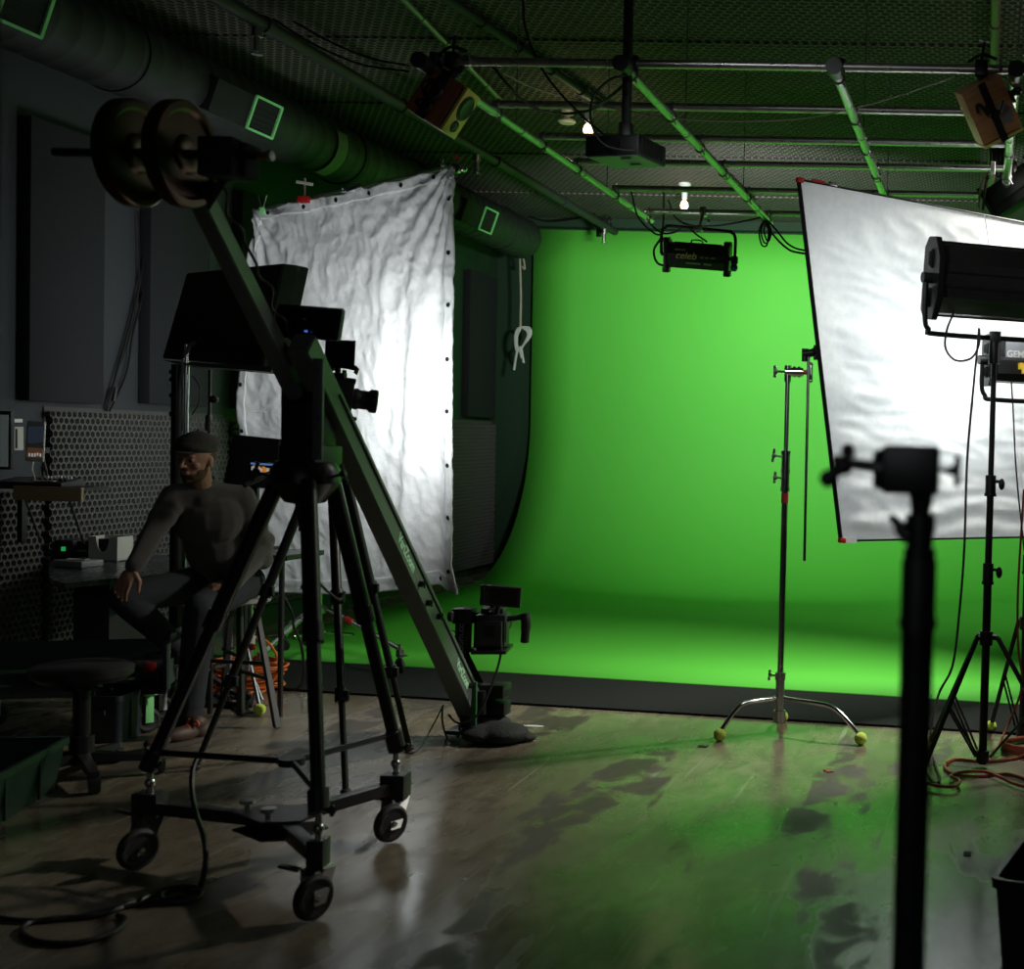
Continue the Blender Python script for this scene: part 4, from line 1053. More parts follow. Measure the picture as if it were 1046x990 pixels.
# on-crane monitor
mt_ = thing('recorder_monitor', 'wide black recorder monitor with blue and yellow lights above the crane pivot', 'monitor', P(306, 352, 4.6))
a, b_, c_, d_ = P(283, 310, 4.62), P(349, 315, 4.52), P(344, 348, 4.52), P(277, 344, 4.62)
m = MB(); o_ = V((0, .035, 0)); m.hexah([a, b_, c_, d_], [a + o_, b_ + o_, c_ + o_, d_ + o_], bev=.006); bd = m.build('case', 'black_plastic', mt_, world=True)
m = MB(); o2 = V((0, -.003, 0)); cen = (a + b_ + c_ + d_) / 4
m.hexah([p.lerp(cen, .14) + o2 for p in (a, b_, c_, d_)], [p.lerp(cen, .14) for p in (a, b_, c_, d_)]); m.build('screen', 'screen_dark', mt_, world=True)
for px, py, mm, s in ((313.5, 338.5, 'led_blue', .010), (329, 340.5, 'led_yellow', .008), (312, 326, 'grey_ink', .009)):
    m = MB(); m.box(P(px, py, 4.555) + V((0, -.006, 0)), (s, .004, s * .7)); m.build('indicator', mm, mt_, world=True)
m = MB(); m.cyl(P(309, 348, 4.6), P(310, 372, 4.6), .008); m.tube([P(311, 350, 4.6), P(315, 356, 4.58), P(314, 366, 4.6)], .004, 6, smooth=4); m.build('arm', 'black_metal', mt_, world=True)
gc = thing('spring_clamp', 'small orange-tipped spring clamp gripping below the recorder monitor', 'clamp', P(304, 372, 4.58))
m = MB(); m.tube([P(302, 351, 4.58), P(303, 360, 4.56), P(299, 372, 4.56)], .008, 8, smooth=3); m.tube([P(308, 354, 4.56), P(305, 362, 4.55), P(303, 374, 4.55)], .007, 8, smooth=3); m.build('jaw', 'orange_plastic', gc, world=True)
m = MB(); m.tube([P(315, 356, 4.55), P(316, 366, 4.54), P(313, 382, 4.55)], .007, 8, smooth=3); m.tube([P(310, 358, 4.55), P(308, 370, 4.54), P(309, 378, 4.55)], .006, 8, smooth=3); m.build('handle', 'vent_trim', gc, world=True)

# sandbag
m = MB()
for i, (px, py, sx, sy, sz) in enumerate(((494, 752, .11, .13, .045), (514, 749, .13, .13, .055))):
    c = F(px, 758); c.z = .045; m.sph(c, 1, (sx, sy, sz), seg=20, rings=12)
m.sph(F(533, 757) + V((0, 0, .028)), 1, (.08, .06, .024), RY(8)); m.sph(F(503, 753) + V((0, .0, .07)), 1, (.10, .10, .05))
o = single(m, 'sandbag', 'sandbag', 'slumped black sandbag on the floor at the crane head', 'sandbag', base=F(510, 757))
rm = o.modifiers.new('r', 'REMESH'); rm.mode = 'VOXEL'; rm.voxel_size = .008; rm.use_smooth_shade = True
sm = o.modifiers.new('s', 'SMOOTH'); sm.iterations = 6

# ------------------------------------------------------------------ tilted black screen on its stand
def flat_screen():
    Y = 7.02; cb = V((F(192, 721).x, Y + .0, 0)); cb.x = P(191, 600, Y).x
    t = thing('display_screen', 'large black flat screen seen from behind, tilted on a tall stand above the seated man', 'screen', cb)
    q = [P(190, 279, Y - .15), P(290, 269, Y - .10), P(268, 375, Y + .1), P(165, 366, Y + .12)]
    q2 = [p + V((.03, .10, .0)) for p in q]
    m = MB(); m.hexah(q, q2, bev=.006); m.build('housing', 'black_matte', t, world=True)
    qq = [P(287, 269, Y - .05), P(303, 271, Y), P(280, 378, Y + .15), P(266, 376, Y + .13)]
    m = MB(); m.hexah(qq, [p + V((.02, .10, 0)) for p in qq], bev=.005); m.build('side_hood', 'black_matte', t, world=True)
    m = MB(); l = [P(166, 368, Y - .0), P(278, 375, Y + .0), P(277, 380, Y - .05), P(190, 373, Y - .12)]; m.hexah(l, [p + V((0, .08, -.008)) for p in l]); m.build('bottom_lip', 'black_plastic', t, world=True)
    m = MB(); m.cyl(P(191, 352, Y - .04), V((cb.x, Y - .04, .25)), .014, seg=12); m.cyl(P(187, 366, Y - .05), P(186.5, 440, Y - .05), .008, seg=10); m.build('column', 'chrome', t, world=True)
    m = MB(); m.tube([P(200, 349, Y - .06), P(194, 353, Y - .06), P(189, 362, Y - .05)], .012, 8, smooth=4); m.build('bracket', 'steel', t, world=True)
    m = MB(); c = V((P(179, 400, Y).x, Y + .02, 0)); m.cyl(V((c.x, c.y, P(179, 372, Y).z)), V((c.x, c.y, .25)), .032, seg=14)
    for yy in (378, 386, 402, 421): m.cyl(V((c.x, c.y, P(179, yy, Y).z)), V((c.x, c.y, P(179, yy + 4, Y).z)), .042, seg=14)
    m.build('black_post', 'black_metal', t, world=True)
    for a_ in (40, 160, 280):
        d = V((cos(R(a_)), sin(R(a_)), 0)); m = MB(); m.tube([cb + V((0, 0, .28)), cb + d * .18 + V((0, 0, .12)), cb + d * .30 + V((0, 0, .02))], .014, 8, smooth=4); m.build('leg', 'black_metal', t, world=True)
    m = MB(); m.tube([P(197, 384, Y), P(204, 396, Y), P(203, 412, Y), P(196, 424, Y)], .004, 6, smooth=6); m.build('cord', 'cable_black', t, world=True)
flat_screen()
def mic_stand():
    Y = 7.15; c = V((P(214, 420, Y).x, Y, 0))
    t = thing('boom_stand', 'thin black stand with a dark knob just right of the chrome column', 'stand', c)
    m = MB(); m.cyl(c + V((0, 0, .1)), V((c.x, Y, P(215, 378, Y).z)), .009, seg=10); m.build('rod', 'black_metal', t, world=True)
    m = MB(); m.sph(P(218, 408, Y), .022, (1.3, 1, 1)); m.build('knob', 'black_plastic', t, world=True)
    m = MB(); m.tube([P(214, 418, Y), P(213, 428, Y), P(212, 440, Y)], [.008, .018, .016], 10, smooth=4); m.build('coupling', 'black_plastic', t, world=True)
    m = MB(); m.lathe([(0, .0), (.13, .0), (.13, .015), (.03, .03), (.012, .12), (0, .12)], Matrix.Translation(c)); m.build('base', 'black_metal', t, world=True)
mic_stand()

# monitor behind the man + small lit display
def rear_monitor():
    Y = 7.0
    t = thing('computer_monitor', 'plain dark monitor back leaning behind the seated man', 'monitor', P(255, 560, Y))
    q = [P(238, 444, Y), P(286, 449, Y), P(283, 500, Y), P(227, 496, Y)]
    m = MB(); m.hexah(q, [p + V((.01, .04, 0)) for p in q], bev=.004); m.build('panel', 'silver_panel' if False else 'desk_grey', t, world=True)
    m = MB(); m.box(P(255, 520, Y + .05), (.10, .03, .30), bev=.004); m.box(P(255, 560, Y), (.24, .18, .02), bev=.003); m.build('stand', 'black_plastic', t, world=True)
    t2 = thing('small_display', 'small display showing an orange and blue picture beside the crane pivot', 'display', P(268, 486, 6.6))
    q = [P(254, 471, 6.6), P(282, 473, 6.6), P(282, 487, 6.6), P(254, 485, 6.6)]
    m = MB(); m.hexah(q, [p + V((0, .02, 0)) for p in q]); m.build('case', 'black_plastic', t2, world=True)
    m = MB(); q = [P(256, 472.5, 6.595), P(281, 474, 6.595), P(281, 476, 6.595), P(256, 474.5, 6.595)]; m.hexah(q, [p + V((0, .004, 0)) for p in q]); m.build('sky_strip', 'screen_sky', t2, world=True)
    m = MB(); q = [P(256, 474.5, 6.596), P(281, 476, 6.596), P(281, 485.5, 6.596), P(256, 483.5, 6.596)]; m.hexah(q, [p + V((0, .004, 0)) for p in q]); sc = m.build('screen', 'screen_dark', t2, world=True)
    rnd = random.Random(3)
    for k in range(9):
        x = 257.5 + k * 2.6; y0 = 476 + .05 * k
        m = MB()
        for s in range(3):
            q = P(x + s * .8, y0 + 1.2 + rnd.random() * 5, 6.593); m.box(q, (.006 + .004 * rnd.random(), .002, .012 + .02 * rnd.random()))
        m.build('picture_patch', 'screen_orange' if k % 3 else 'screen_white', t2, world=True)
    tb = thing('side_table', 'small dark table carrying the monitor behind the seated man', 'table', (P(255, 560, Y + .1).x, Y + .12, 0))
    zt = P(255, 560, Y).z - .02
    m = MB(); m.box((P(255, 560, Y).x + .05, Y + .05, zt - .015), (.5, .40, .03), bev=.004); m.build('top', 'black_paint', tb, world=True)
    for sx in (-.2, .2):
        for sy in (-.16, .16):
            m = MB(); m.cyl((P(255, 560, Y).x + .05 + sx, Y + .05 + sy, 0), (P(255, 560, Y).x + .05 + sx, Y + .05 + sy, zt - .02), .015, seg=8); m.build('leg', 'black_paint', tb, world=True)
rear_monitor()

# ------------------------------------------------------------------ wooden stool
def stool():
    c = V((P(243, 618, 6.88).x, 6.88, 0)); z = .66
    t = thing('bar_stool', 'dark four-legged wooden stool with round grey seat under the man', 'stool', c)
    m = MB(); m.lathe([(0, z - .03), (.15, z - .03), (.165, z - .02), (.168, z - .005), (.155, z), (0, z)], Matrix.Translation(c), 32); m.build('seat', 'stool_seat', t, world=True)
    ft = [F(284, 745), F(243, 733) + V((0, .05, 0)), F(214, 752), F(200, 738)]
    ft = [V((c.x + sx * .20, c.y + sy * .20, 0)) for sx, sy in ((1, -.9), (1, 1), (-1, -1), (-1, 1))]
    ft[0] = F(283, 744); ft[1] = F(246, 731)
    for f in ft:
        d = V((f.x - c.x, f.y - c.y, 0)); top = c + d * .45 + V((0, 0, z - .03))
        dd = (f - top).normalized(); u = d.normalized(); w = dd.cross(u)
        m = MB(); q = lambda p, s: [p + (u + w) * s, p + (u - w) * s, p + (-u - w) * s, p + (-u + w) * s]
        m.hexah(q(top, .014), q(f + V((0, 0, .004)), .017), bev=.003); m.build('leg', 'stool_wood', t, world=True)
    for zz, ks in ((.25, .8), (.33, .74)):
        for i, j in (((0, 1), (2, 3)) if zz < .3 else ((0, 2), (1, 3))):
            pi_ = (c + (ft[i] - c) * (1 - .55 * zz / z)); pj = (c + (ft[j] - c) * (1 - .55 * zz / z)); pi_.z = pj.z = zz
            m = MB(); m.cyl(pi_, pj, .011, seg=10); m.build('rung', 'stool_wood', t, world=True)
    return c, z
STC, STZ = stool()
# ------------------------------------------------------------------ seated man
def chain(m, pts, seg=14):
    for (p, r), (q, s) in zip(pts, pts[1:]):
        m.cyl(p, q, r, s, seg=seg)
    for p, r in pts: m.sph(p, r, seg=seg, rings=10)
def remeshed(m, name, mt, parent, vox, it=4, root_mat=None, fac=.5):
    me = bpy.data.meshes.new('tmp')
    if root_mat is not None: bmesh.ops.transform(m.b, matrix=root_mat.inverted(), verts=list(m.b.verts))
    m.b.to_mesh(me); m.b.free()
    o = bpy.data.objects.new('tmp', me); COL.objects.link(o)
    r = o.modifiers.new('r', 'REMESH'); r.mode = 'VOXEL'; r.voxel_size = vox; r.use_smooth_shade = True
    s = o.modifiers.new('s', 'SMOOTH'); s.iterations = it; s.factor = fac
    bpy.context.view_layer.update(); dg = bpy.context.evaluated_depsgraph_get()
    me2 = bpy.data.meshes.new_from_object(o.evaluated_get(dg)); bpy.data.objects.remove(o)
    me2.name = name; me2.materials.clear(); me2.materials.append(M[mt])
    me2.polygons.foreach_set('use_smooth', [True] * len(me2.polygons))
    n = bpy.data.objects.new(name, me2); COL.objects.link(n); n.parent = parent
    return n
def person():
    hipc = V((STC.x - .05, STC.y - .02, STZ + .085)); BT = Matrix.Translation(V((STC.x, STC.y, STZ)))
    ch = P(213, 530, 6.72); nb = P(207, 500, 6.66); hc = P(201, 470, 6.56)
    shR = P(178, 508, 6.58); elR = P(157, 543, 6.44); wrR = P(136, 581, 6.26)
    shL = P(247, 508, 6.80); elL = P(269, 562, 6.80); wrL = P(236, 598, 6.50)
    hipR = hipc + V((-.09, -.03, 0)); hipL = hipc + V((.09, .02, 0))
    knR = P(126, 611, 6.36); anR = P(184, 664, 6.62)
    knL = P(205, 622, 6.36); anL = P(192, 738, 6.36)
    heel = F(203, 757) + V((0, .02, .04)); toe = F(160, 766) + V((0, 0, .035))
    # ---------- body
    m = MB()
    chain(m, [(hipc, .12), (hipc.lerp(ch, .5), .115), (ch, .13)]); m.sph(ch, 1, (.17, .11, .14)); m.sph(hipc, 1, (.17, .12, .10))
    chain(m, [(shR, .055), (ch + V((0, 0, .06)), .09), (shL, .055)])
    chain(m, [(ch, .07), (nb, .056), (hc + V((0, .02, -.04)), .050)])
    for a, b, c in ((shR, elR, wrR), (shL, elL, wrL)): chain(m, [(a, .05), (a.lerp(b, .5), .045), (b, .037), (b.lerp(c, .4), .038), (c, .026)])
    for a, b, c in ((hipR, knR, anR), (hipL, knL, anL)): chain(m, [(a, .085), (a.lerp(b, .5), .075), (b, .055), (b.lerp(c, .35), .053), (c, .035)])
    chain(m, [(anL, .033), (heel + V((0, 0, .01)), .024), (toe + V((0, 0, .004)), .018)])
    ftR = anR + V((.02, -.02, -.05)); chain(m, [(anR, .033), (ftR, .024), (ftR + V((-.17, -.06, -.0)), .018)])
    # ---------- head
    f = V((-.10, -.98, -.12)).normalized(); r = f.cross(V((0.10, 0, 1))).normalized(); u = r.cross(f)
    Rm = Matrix((r, f, u)).transposed(); H = lambda x, y, z: hc + Rm @ V((x, y, z))
    def el(c, s): m.sph(H(*c), 1, s, Rm, seg=20, rings=14)
    el((0, -.005, .03), (.076, .096, .092)); el((0, .012, -.01), (.066, .078, .085)); el((0, .026, -.062), (.057, .060, .050)); el((0, .072, -.098), (.022, .018, .016))
    for s in (-1, 1):
        el((s * .042, .062, -.018), (.022, .02, .018)); el((s * .079, -.008, -.002), (.008, .018, .030)); el((s * .028, .086, .034), (.026, .012, .007)); el((s * .012, .103, -.022), (.008, .009, .007))
        el((s * .030, .078, .013), (.015, .014, .010))
    chain(m, [(H(0, .09, .03), .008), (H(0, .108, -.005), .0085), (H(0, .116, -.020), .011)])
    el((0, .091, -.050), (.025, .010, .006)); el((0, .089, -.060), (.021, .010, .007)); el((0, .086, -.036), (.018, .010, .010))
    # ---------- hands
    def hand(w, d, n, side, curl, spread=.0):
        """w wrist, d direction of the hand, n back-of-hand normal, side +1/-1 where the thumb leaves"""
        d = d.normalized(); n = (n - d * n.dot(d)).normalized(); s = d.cross(n) * side
        m.sph(w + d * .045, 1, (.040, .048, .016), Matrix((s, d, n)).transposed(), seg=16, rings=10)
        for k in range(4): chain(m, [(w, .014), (w + d * .082 + s * (.030 - .0195 * k), .0105)], 10)
        lens = [(.040, .026, .020), (.045, .029, .021), (.042, .027, .020), (.033, .021, .018)]
        for k in range(4):
            p = w + d * .084 + s * (.030 - .0195 * k); a = curl * .5 + k * .04; pts = [(p, .0098)]
            dd = (d + s * (.10 - .07 * k)).normalized()
            for i, l in enumerate(lens[k]):
                ang = a + i * curl * .8
                dr = dd * cos(ang) - n * sin(ang); p = p + dr * l; pts.append((p, .0095 - .001 * (i + 1)))
            chain(m, pts, 10)
        p = w + d * .025 + s * .03; t1 = (d * .6 + s * .75 - n * .25).normalized(); t2 = (d * .9 + s * .25 - n * .35).normalized()
        chain(m, [(w + d * .01 + s * .01, .015), (p, .0145), (p + t1 * .036, .012), (p + t1 * .036 + t2 * .03, .0105), (p + t1 * .036 + t2 * .055, .0085)], 10)
    hand(wrR, V((-.25, -.35, -.75)), V((.2, -.85, .45)), -1, .45)
    hand(wrL, V((-.85, -.45, -.12)), V((.0, -.5, .85)), 1, .75)
    root = bpy.data.objects.new('x', None)
    o = remeshed(m, 'person', 'skin', None, .0052, 3, BT); o.matrix_basis = BT
    bpy.data.objects.remove(root)
    tag(o, 'man in flat cap and dark grey sweater sitting on the stool, hand over his knee', 'person')
    def dress(m, nm, mt, vox, it=4, lab=None):
        c = remeshed(m, nm, mt, o, vox, it, BT)
        if lab: c['label'] = lab
        return c
    # sweater
    m = MB()
    chain(m, [(hipc + V((0, 0, .03)), .135), (hipc.lerp(ch, .5) + V((0, 0, .02)), .13), (ch, .145)]); m.sph(hipc + V((0, 0, .02)), 1, (.155, .14, .10)); m.sph(ch, 1, (.19, .13, .17)); m.sph(hipc.lerp(ch, .55), 1, (.165, .135, .18))
    chain(m, [(shR, .070), (ch + V((0, 0, .07)), .105), (shL, .070)]); chain(m, [(shR, .065), (nb - V((0, 0, .02)), .072), (shL, .065)]); chain(m, [(nb - V((0, 0, .04)), .08), (nb + V((0, 0, .005)), .066)])
    for a, b, c, k in ((shR, elR, wrR, 1), (shL, elL, wrL, 1)):
        chain(m, [(a, .070), (a.lerp(b, .5), .063), (b, .054), (b.lerp(c, .5), .049), (b.lerp(c, .85), .041), (b.lerp(c, .97), .036)])
        for q in (.72, .8, .9): chain(m, [(b.lerp(c, q), .046), (b.lerp(c, q + .02), .045)])
        for q in (.3, .55): chain(m, [(a.lerp(b, q) + V((.004, 0, 0)), .067), (a.lerp(b, q + .06), .067)])
        for q in (-.06, .06): m.sph(b + (c - a).normalized() * q, .056)
    sw = dress(m, 'sweater', 'sweater', .008, 5)
    m = MB(); m.torus(nb + V((0, 0, .045)), (nb - ch) , .058, .011, 24, 8); m.build('collar', 'sweater', sw, world=True)
    # trousers
    m = MB(); m.sph(hipc + V((0, 0, -.0)), 1, (.15, .13, .09)); chain(m, [(hipR, .09), (hipL, .09)])
    chain(m, [(hipR, .105), (hipR.lerp(knR, .5), .093), (knR, .076), (knR.lerp(anR, .3), .074), (anR, .055)])
    chain(m, [(hipL, .105), (hipL.lerp(knL, .5), .095), (knL, .078), (knL.lerp(anL, .3), .074), (knL.lerp(anL, .8), .066), (anL + V((0, 0, .0)), .066)])
    for q in (.12, .2, .84, .92): m.sph(knL.lerp(anL, q), .076 if q < .5 else .069, (1.02, 1, .3))
    for q in (.1, .18): m.sph(knR.lerp(anR, q), .077)
    dress(m, 'trousers', 'jeans', .008, 4)
    # shoes
    def shoe(h, t_, nm='shoe'):
        d = (t_ - h); d.z = 0; L = d.length; d.normalize(); s = V((-d.y, d.x, 0)); m = MB(); Rr = Matrix((s, d, V((0, 0, 1)))).transposed()
        z0 = h.z - .04
        m.sph(V((h.x, h.y, z0 + .05)), 1, (.037, .05, .045), Rr); m.sph(h.lerp(t_, .45) * 1 + V((0, 0, .012)), 1, (.042, .09, .042), Rr); m.sph(V((t_.x, t_.y, z0 + .035)), 1, (.044, .065, .032), Rr); m.sph(V((h.x, h.y, z0 + .09)) + d * .02, 1, (.036, .045, .04), Rr)
        so = dress(m, nm, 'shoe', .006, 3)
        m = MB(); pts = []
        for k in range(20): a = 2 * pi * k / 20; c = h.lerp(t_, .52); pts.append(V((c.x, c.y, z0 + .002)) + d * cos(a) * (L / 2 + .055) + s * sin(a) * (.046 - .006 * cos(a + 1)))
        m.prism(pts, (0, 0, .02)); m.build('sole', 'sole', so, world=True)
        m = MB()
        for k in range(4):
            c = h.lerp(t_, .22 + .12 * k) + V((0, 0, .055 - .009 * k)); m.tube([c - s * .024, c + V((0, 0, .008)), c + s * .024], .004, 6, smooth=4)
        c = h.lerp(t_, .2) + V((0, 0, .06))
        for a in (-1, 1): m.tube([c, c + s * a * .03 + V((0, 0, .012)), c + s * a * .045 - V((0, 0, .01)), c + s * a * .02 - V((0, 0, .012)) + d * .01], .004, 6, smooth=4)
        m.build('laces', 'lace', so, 'bright red-orange laces', world=True)
    shoe(heel, toe); shoe(V((ftR.x, ftR.y, ftR.z)), ftR + V((-.20, -.07, 0)))
    # beard, hair, eyes, cap
    m = MB(); e2 = lambda c, s: m.sph(H(*c), 1, s, Rm, seg=20, rings=14)
    e2((0, .027, -.074), (.0585, .0615, .042)); e2((0, .073, -.099), (.0235, .0187, .0165))
    for s in (-1, 1): e2((s * .046, .020, -.058), (.0165, .040, .032)); e2((s * .056, .006, -.030), (.0125, .016, .036))
    e2((0, .092, -.0385), (.023, .0105, .006))
    bmesh.ops.bisect_plane(m.b, geom=list(m.b.verts) + list(m.b.edges) + list(m.b.faces), plane_co=H(0, 0, -.058), plane_no=-u, clear_inner=False) if False else None
    dress(m, 'beard', 'beard', .005, 2)
    m = MB(); e2((0, -.018, .025), (.0785, .088, .070)); dress(m, 'hair', 'beard', .006, 1)
    for s in (-1, 1):
        m = MB(); m.sph(H(s * .030, .0815, .011), .0100, seg=14, rings=10); m.build('eye', 'screen_dark', o, world=True)
    m = MB(); e2((0, -.010, .098), (.096, .114, .046)); e2((0, .03, .082), (.090, .092, .040)); e2((0, -.015, .062), (.085, .104, .034)); e2((0, 0, .12), (.06, .07, .035))
    cp = dress(m, 'flat_cap', 'cap_fabric', .006, 3)
    m = MB(); e2((0, .105, .056), (.064, .042, .008)); m.build('brim', 'cap_fabric', cp, world=True)
    m = MB(); m.sph(H(0, -.005, .155), .009); m.build('button', 'cap_fabric', cp, world=True)
    # things worn
    m = MB(); m.torus(wrR.lerp(elR, .05), wrR - elR, .030, .004, 18, 6); m.build('wristband', 'steel', o, world=True)
person()

# ------------------------------------------------------------------ desk corner on the left
def desk():
    z = .76
    pts = [F(x, y, z) for x, y in ((50, 588), (54, 593), (66, 596), (104, 592), (150, 588), (203, 584), (207, 578), (206, 570), (150, 566), (100, 566), (58, 568), (50, 576))]
    c = F(84, 690); c = V((-5.1, 7.4, 0))
    t = thing('desk', 'dark desk with rounded corner behind the seated man, carrying small devices', 'desk', (c.x, c.y, 0))
    m = MB(); m.prism([p - V((0, 0, .03)) for p in pts], (0, 0, .03), bev=.004); m.build('desk_top', 'desk_top', t, world=True)
    m = MB(); m.prism([p - V((0, 0, .05)) for p in [F(x, y, z) for x, y in ((60, 592), (100, 589), (200, 581), (200, 574), (60, 572))]], (0, 0, .02)); m.build('under_frame', 'black_paint', t, world=True)
    m = MB(); q = F(82, 590, z - .05); m.box((q.x + .03, q.y + .22, .355), (.22, .34, .70), bev=.01); m.build('pedestal', 'desk_grey', t, world=True)
    m = MB(); q = F(112, 588, z - .04); m.cyl((q.x - .04, q.y + .1, 0), (q.x - .04, q.y + .1, .86), .012) if False else m.box((q.x - .06, q.y + .02, .66), (.05, .01, .10)); m.build('bracket', 'black_metal', t, world=True)
    m = MB(); q = F(198, 577, z); m.cyl((q.x - .04, q.y + .1, 0), (q.x - .04, q.y + .1, .72), .02); m.build('leg', 'black_metal', t, world=True)
    Z = z
    def on(px, py): return F(px, py, Z)
    DT = []
    def dthing(*a, **k):
        o = thing(*a, **k); DT.append(o); return o
    # green-lit box, black box, cream magazine file, silver unit
    q = on(62, 572); t1 = dthing('audio_interface', 'small black box with a green light on the desk', 'audio box', q + V((0, .06, 0)))
    m = MB(); m.box(q + V((.0, .10, .05)), (.10, .14, .10), bev=.005); bo = m.build('case', 'black_plastic', t1, world=True)
    m = MB(); m.box(q + V((.0, .028, .055)), (.022, .003, .022)); m.build('light', 'led_green', bo, world=True)
    q = on(80, 572); t1 = dthing('radio_receiver', 'small black box with pale lettering between green-lit box and cream file', 'audio box', q + V((0, .06, 0)))
    m = MB(); m.box(q + V((.005, .10, .048)), (.09, .14, .096), bev=.005); bo = m.build('case', 'black_plastic', t1, world=True)
    m = MB()
    for k in range(5): m.box(q + V((-.02 + k * .012, .028, .045)), (.008, .002, .010))
    m.build('lettering', 'grey_ink', bo, world=True)
    q = on(103, 574); t1 = dthing('magazine_file', 'cream cardboard file box with scooped front on the desk', 'file box', q + V((0, .07, 0)))
    m = MB(); a0 = q + V((-.075, .02, .002)); w, h = .155, .125
    pr = [(0, 0), (w, 0), (w, h), (w * .72, h)] + [(w * .5 + w * .22 * cos(a), h - .0 - h * .62 * sin(a) * 1.0) for a in [pi * k / 10 for k in range(1, 10)]] + [(w * .28, h), (0, h)]
    m.prism([a0 + V((x, 0, zz)) for x, zz in pr], (0, .004, 0)); m.box(a0 + V((.002, .06, h / 2)), (.004, .12, h)); m.box(a0 + V((w - .002, .06, h / 2)), (.004, .12, h)); m.box(a0 + V((w / 2, .12, h / 2)), (w, .004, h)); m.box(a0 + V((w / 2, .06, .003)), (w, .12, .005))
    m.build('box', 'cream_card', t1, world=True, smooth=False)
    m = MB(); m.box(a0 + V((w * .5, .05, h * .52)), (w * .6, .03, h * .75)); m.build('papers', 'black_matte', t1, world=True)
    q = on(72, 580); t1 = dthing('disc_drive', 'flat silvery unit with papers lying on the near edge of the desk', 'drive', q)
    m = MB(); m.box(q + V((.0, .05, .018)), (.17, .13, .032), RZ(-8), bev=.005); bo = m.build('case', 'silver_panel', t1, world=True)
    m = MB(); m.box(q + V((.01, .03, .038)), (.09, .05, .006), RZ(12)); m.build('paper', 'cream_card', bo, world=True)
    m = MB(); m.box(q + V((.035, .04, .045)), (.02, .015, .010), RZ(30)); m.build('plug', 'black_plastic', bo, world=True)
    q = on(126, 572); t1 = dthing('phone', 'black phone lying on desk right of the cream file', 'phone', q)
    m = MB(); m.box(q + V((.0, .03, .007)), (.09, .05, .012), RZ(-4), bev=.003); bo = m.build('case', 'black_plastic', t1, world=True)
    m = MB(); m.box(q + V((-.02, .028, .014)), (.03, .02, .002)); m.build('screen', 'grey_ink', bo, world=True)
    for o in DT: o.matrix_basis = o.matrix_basis @ Matrix.Diagonal((1.2, 1.2, 1.2, 1))
desk()
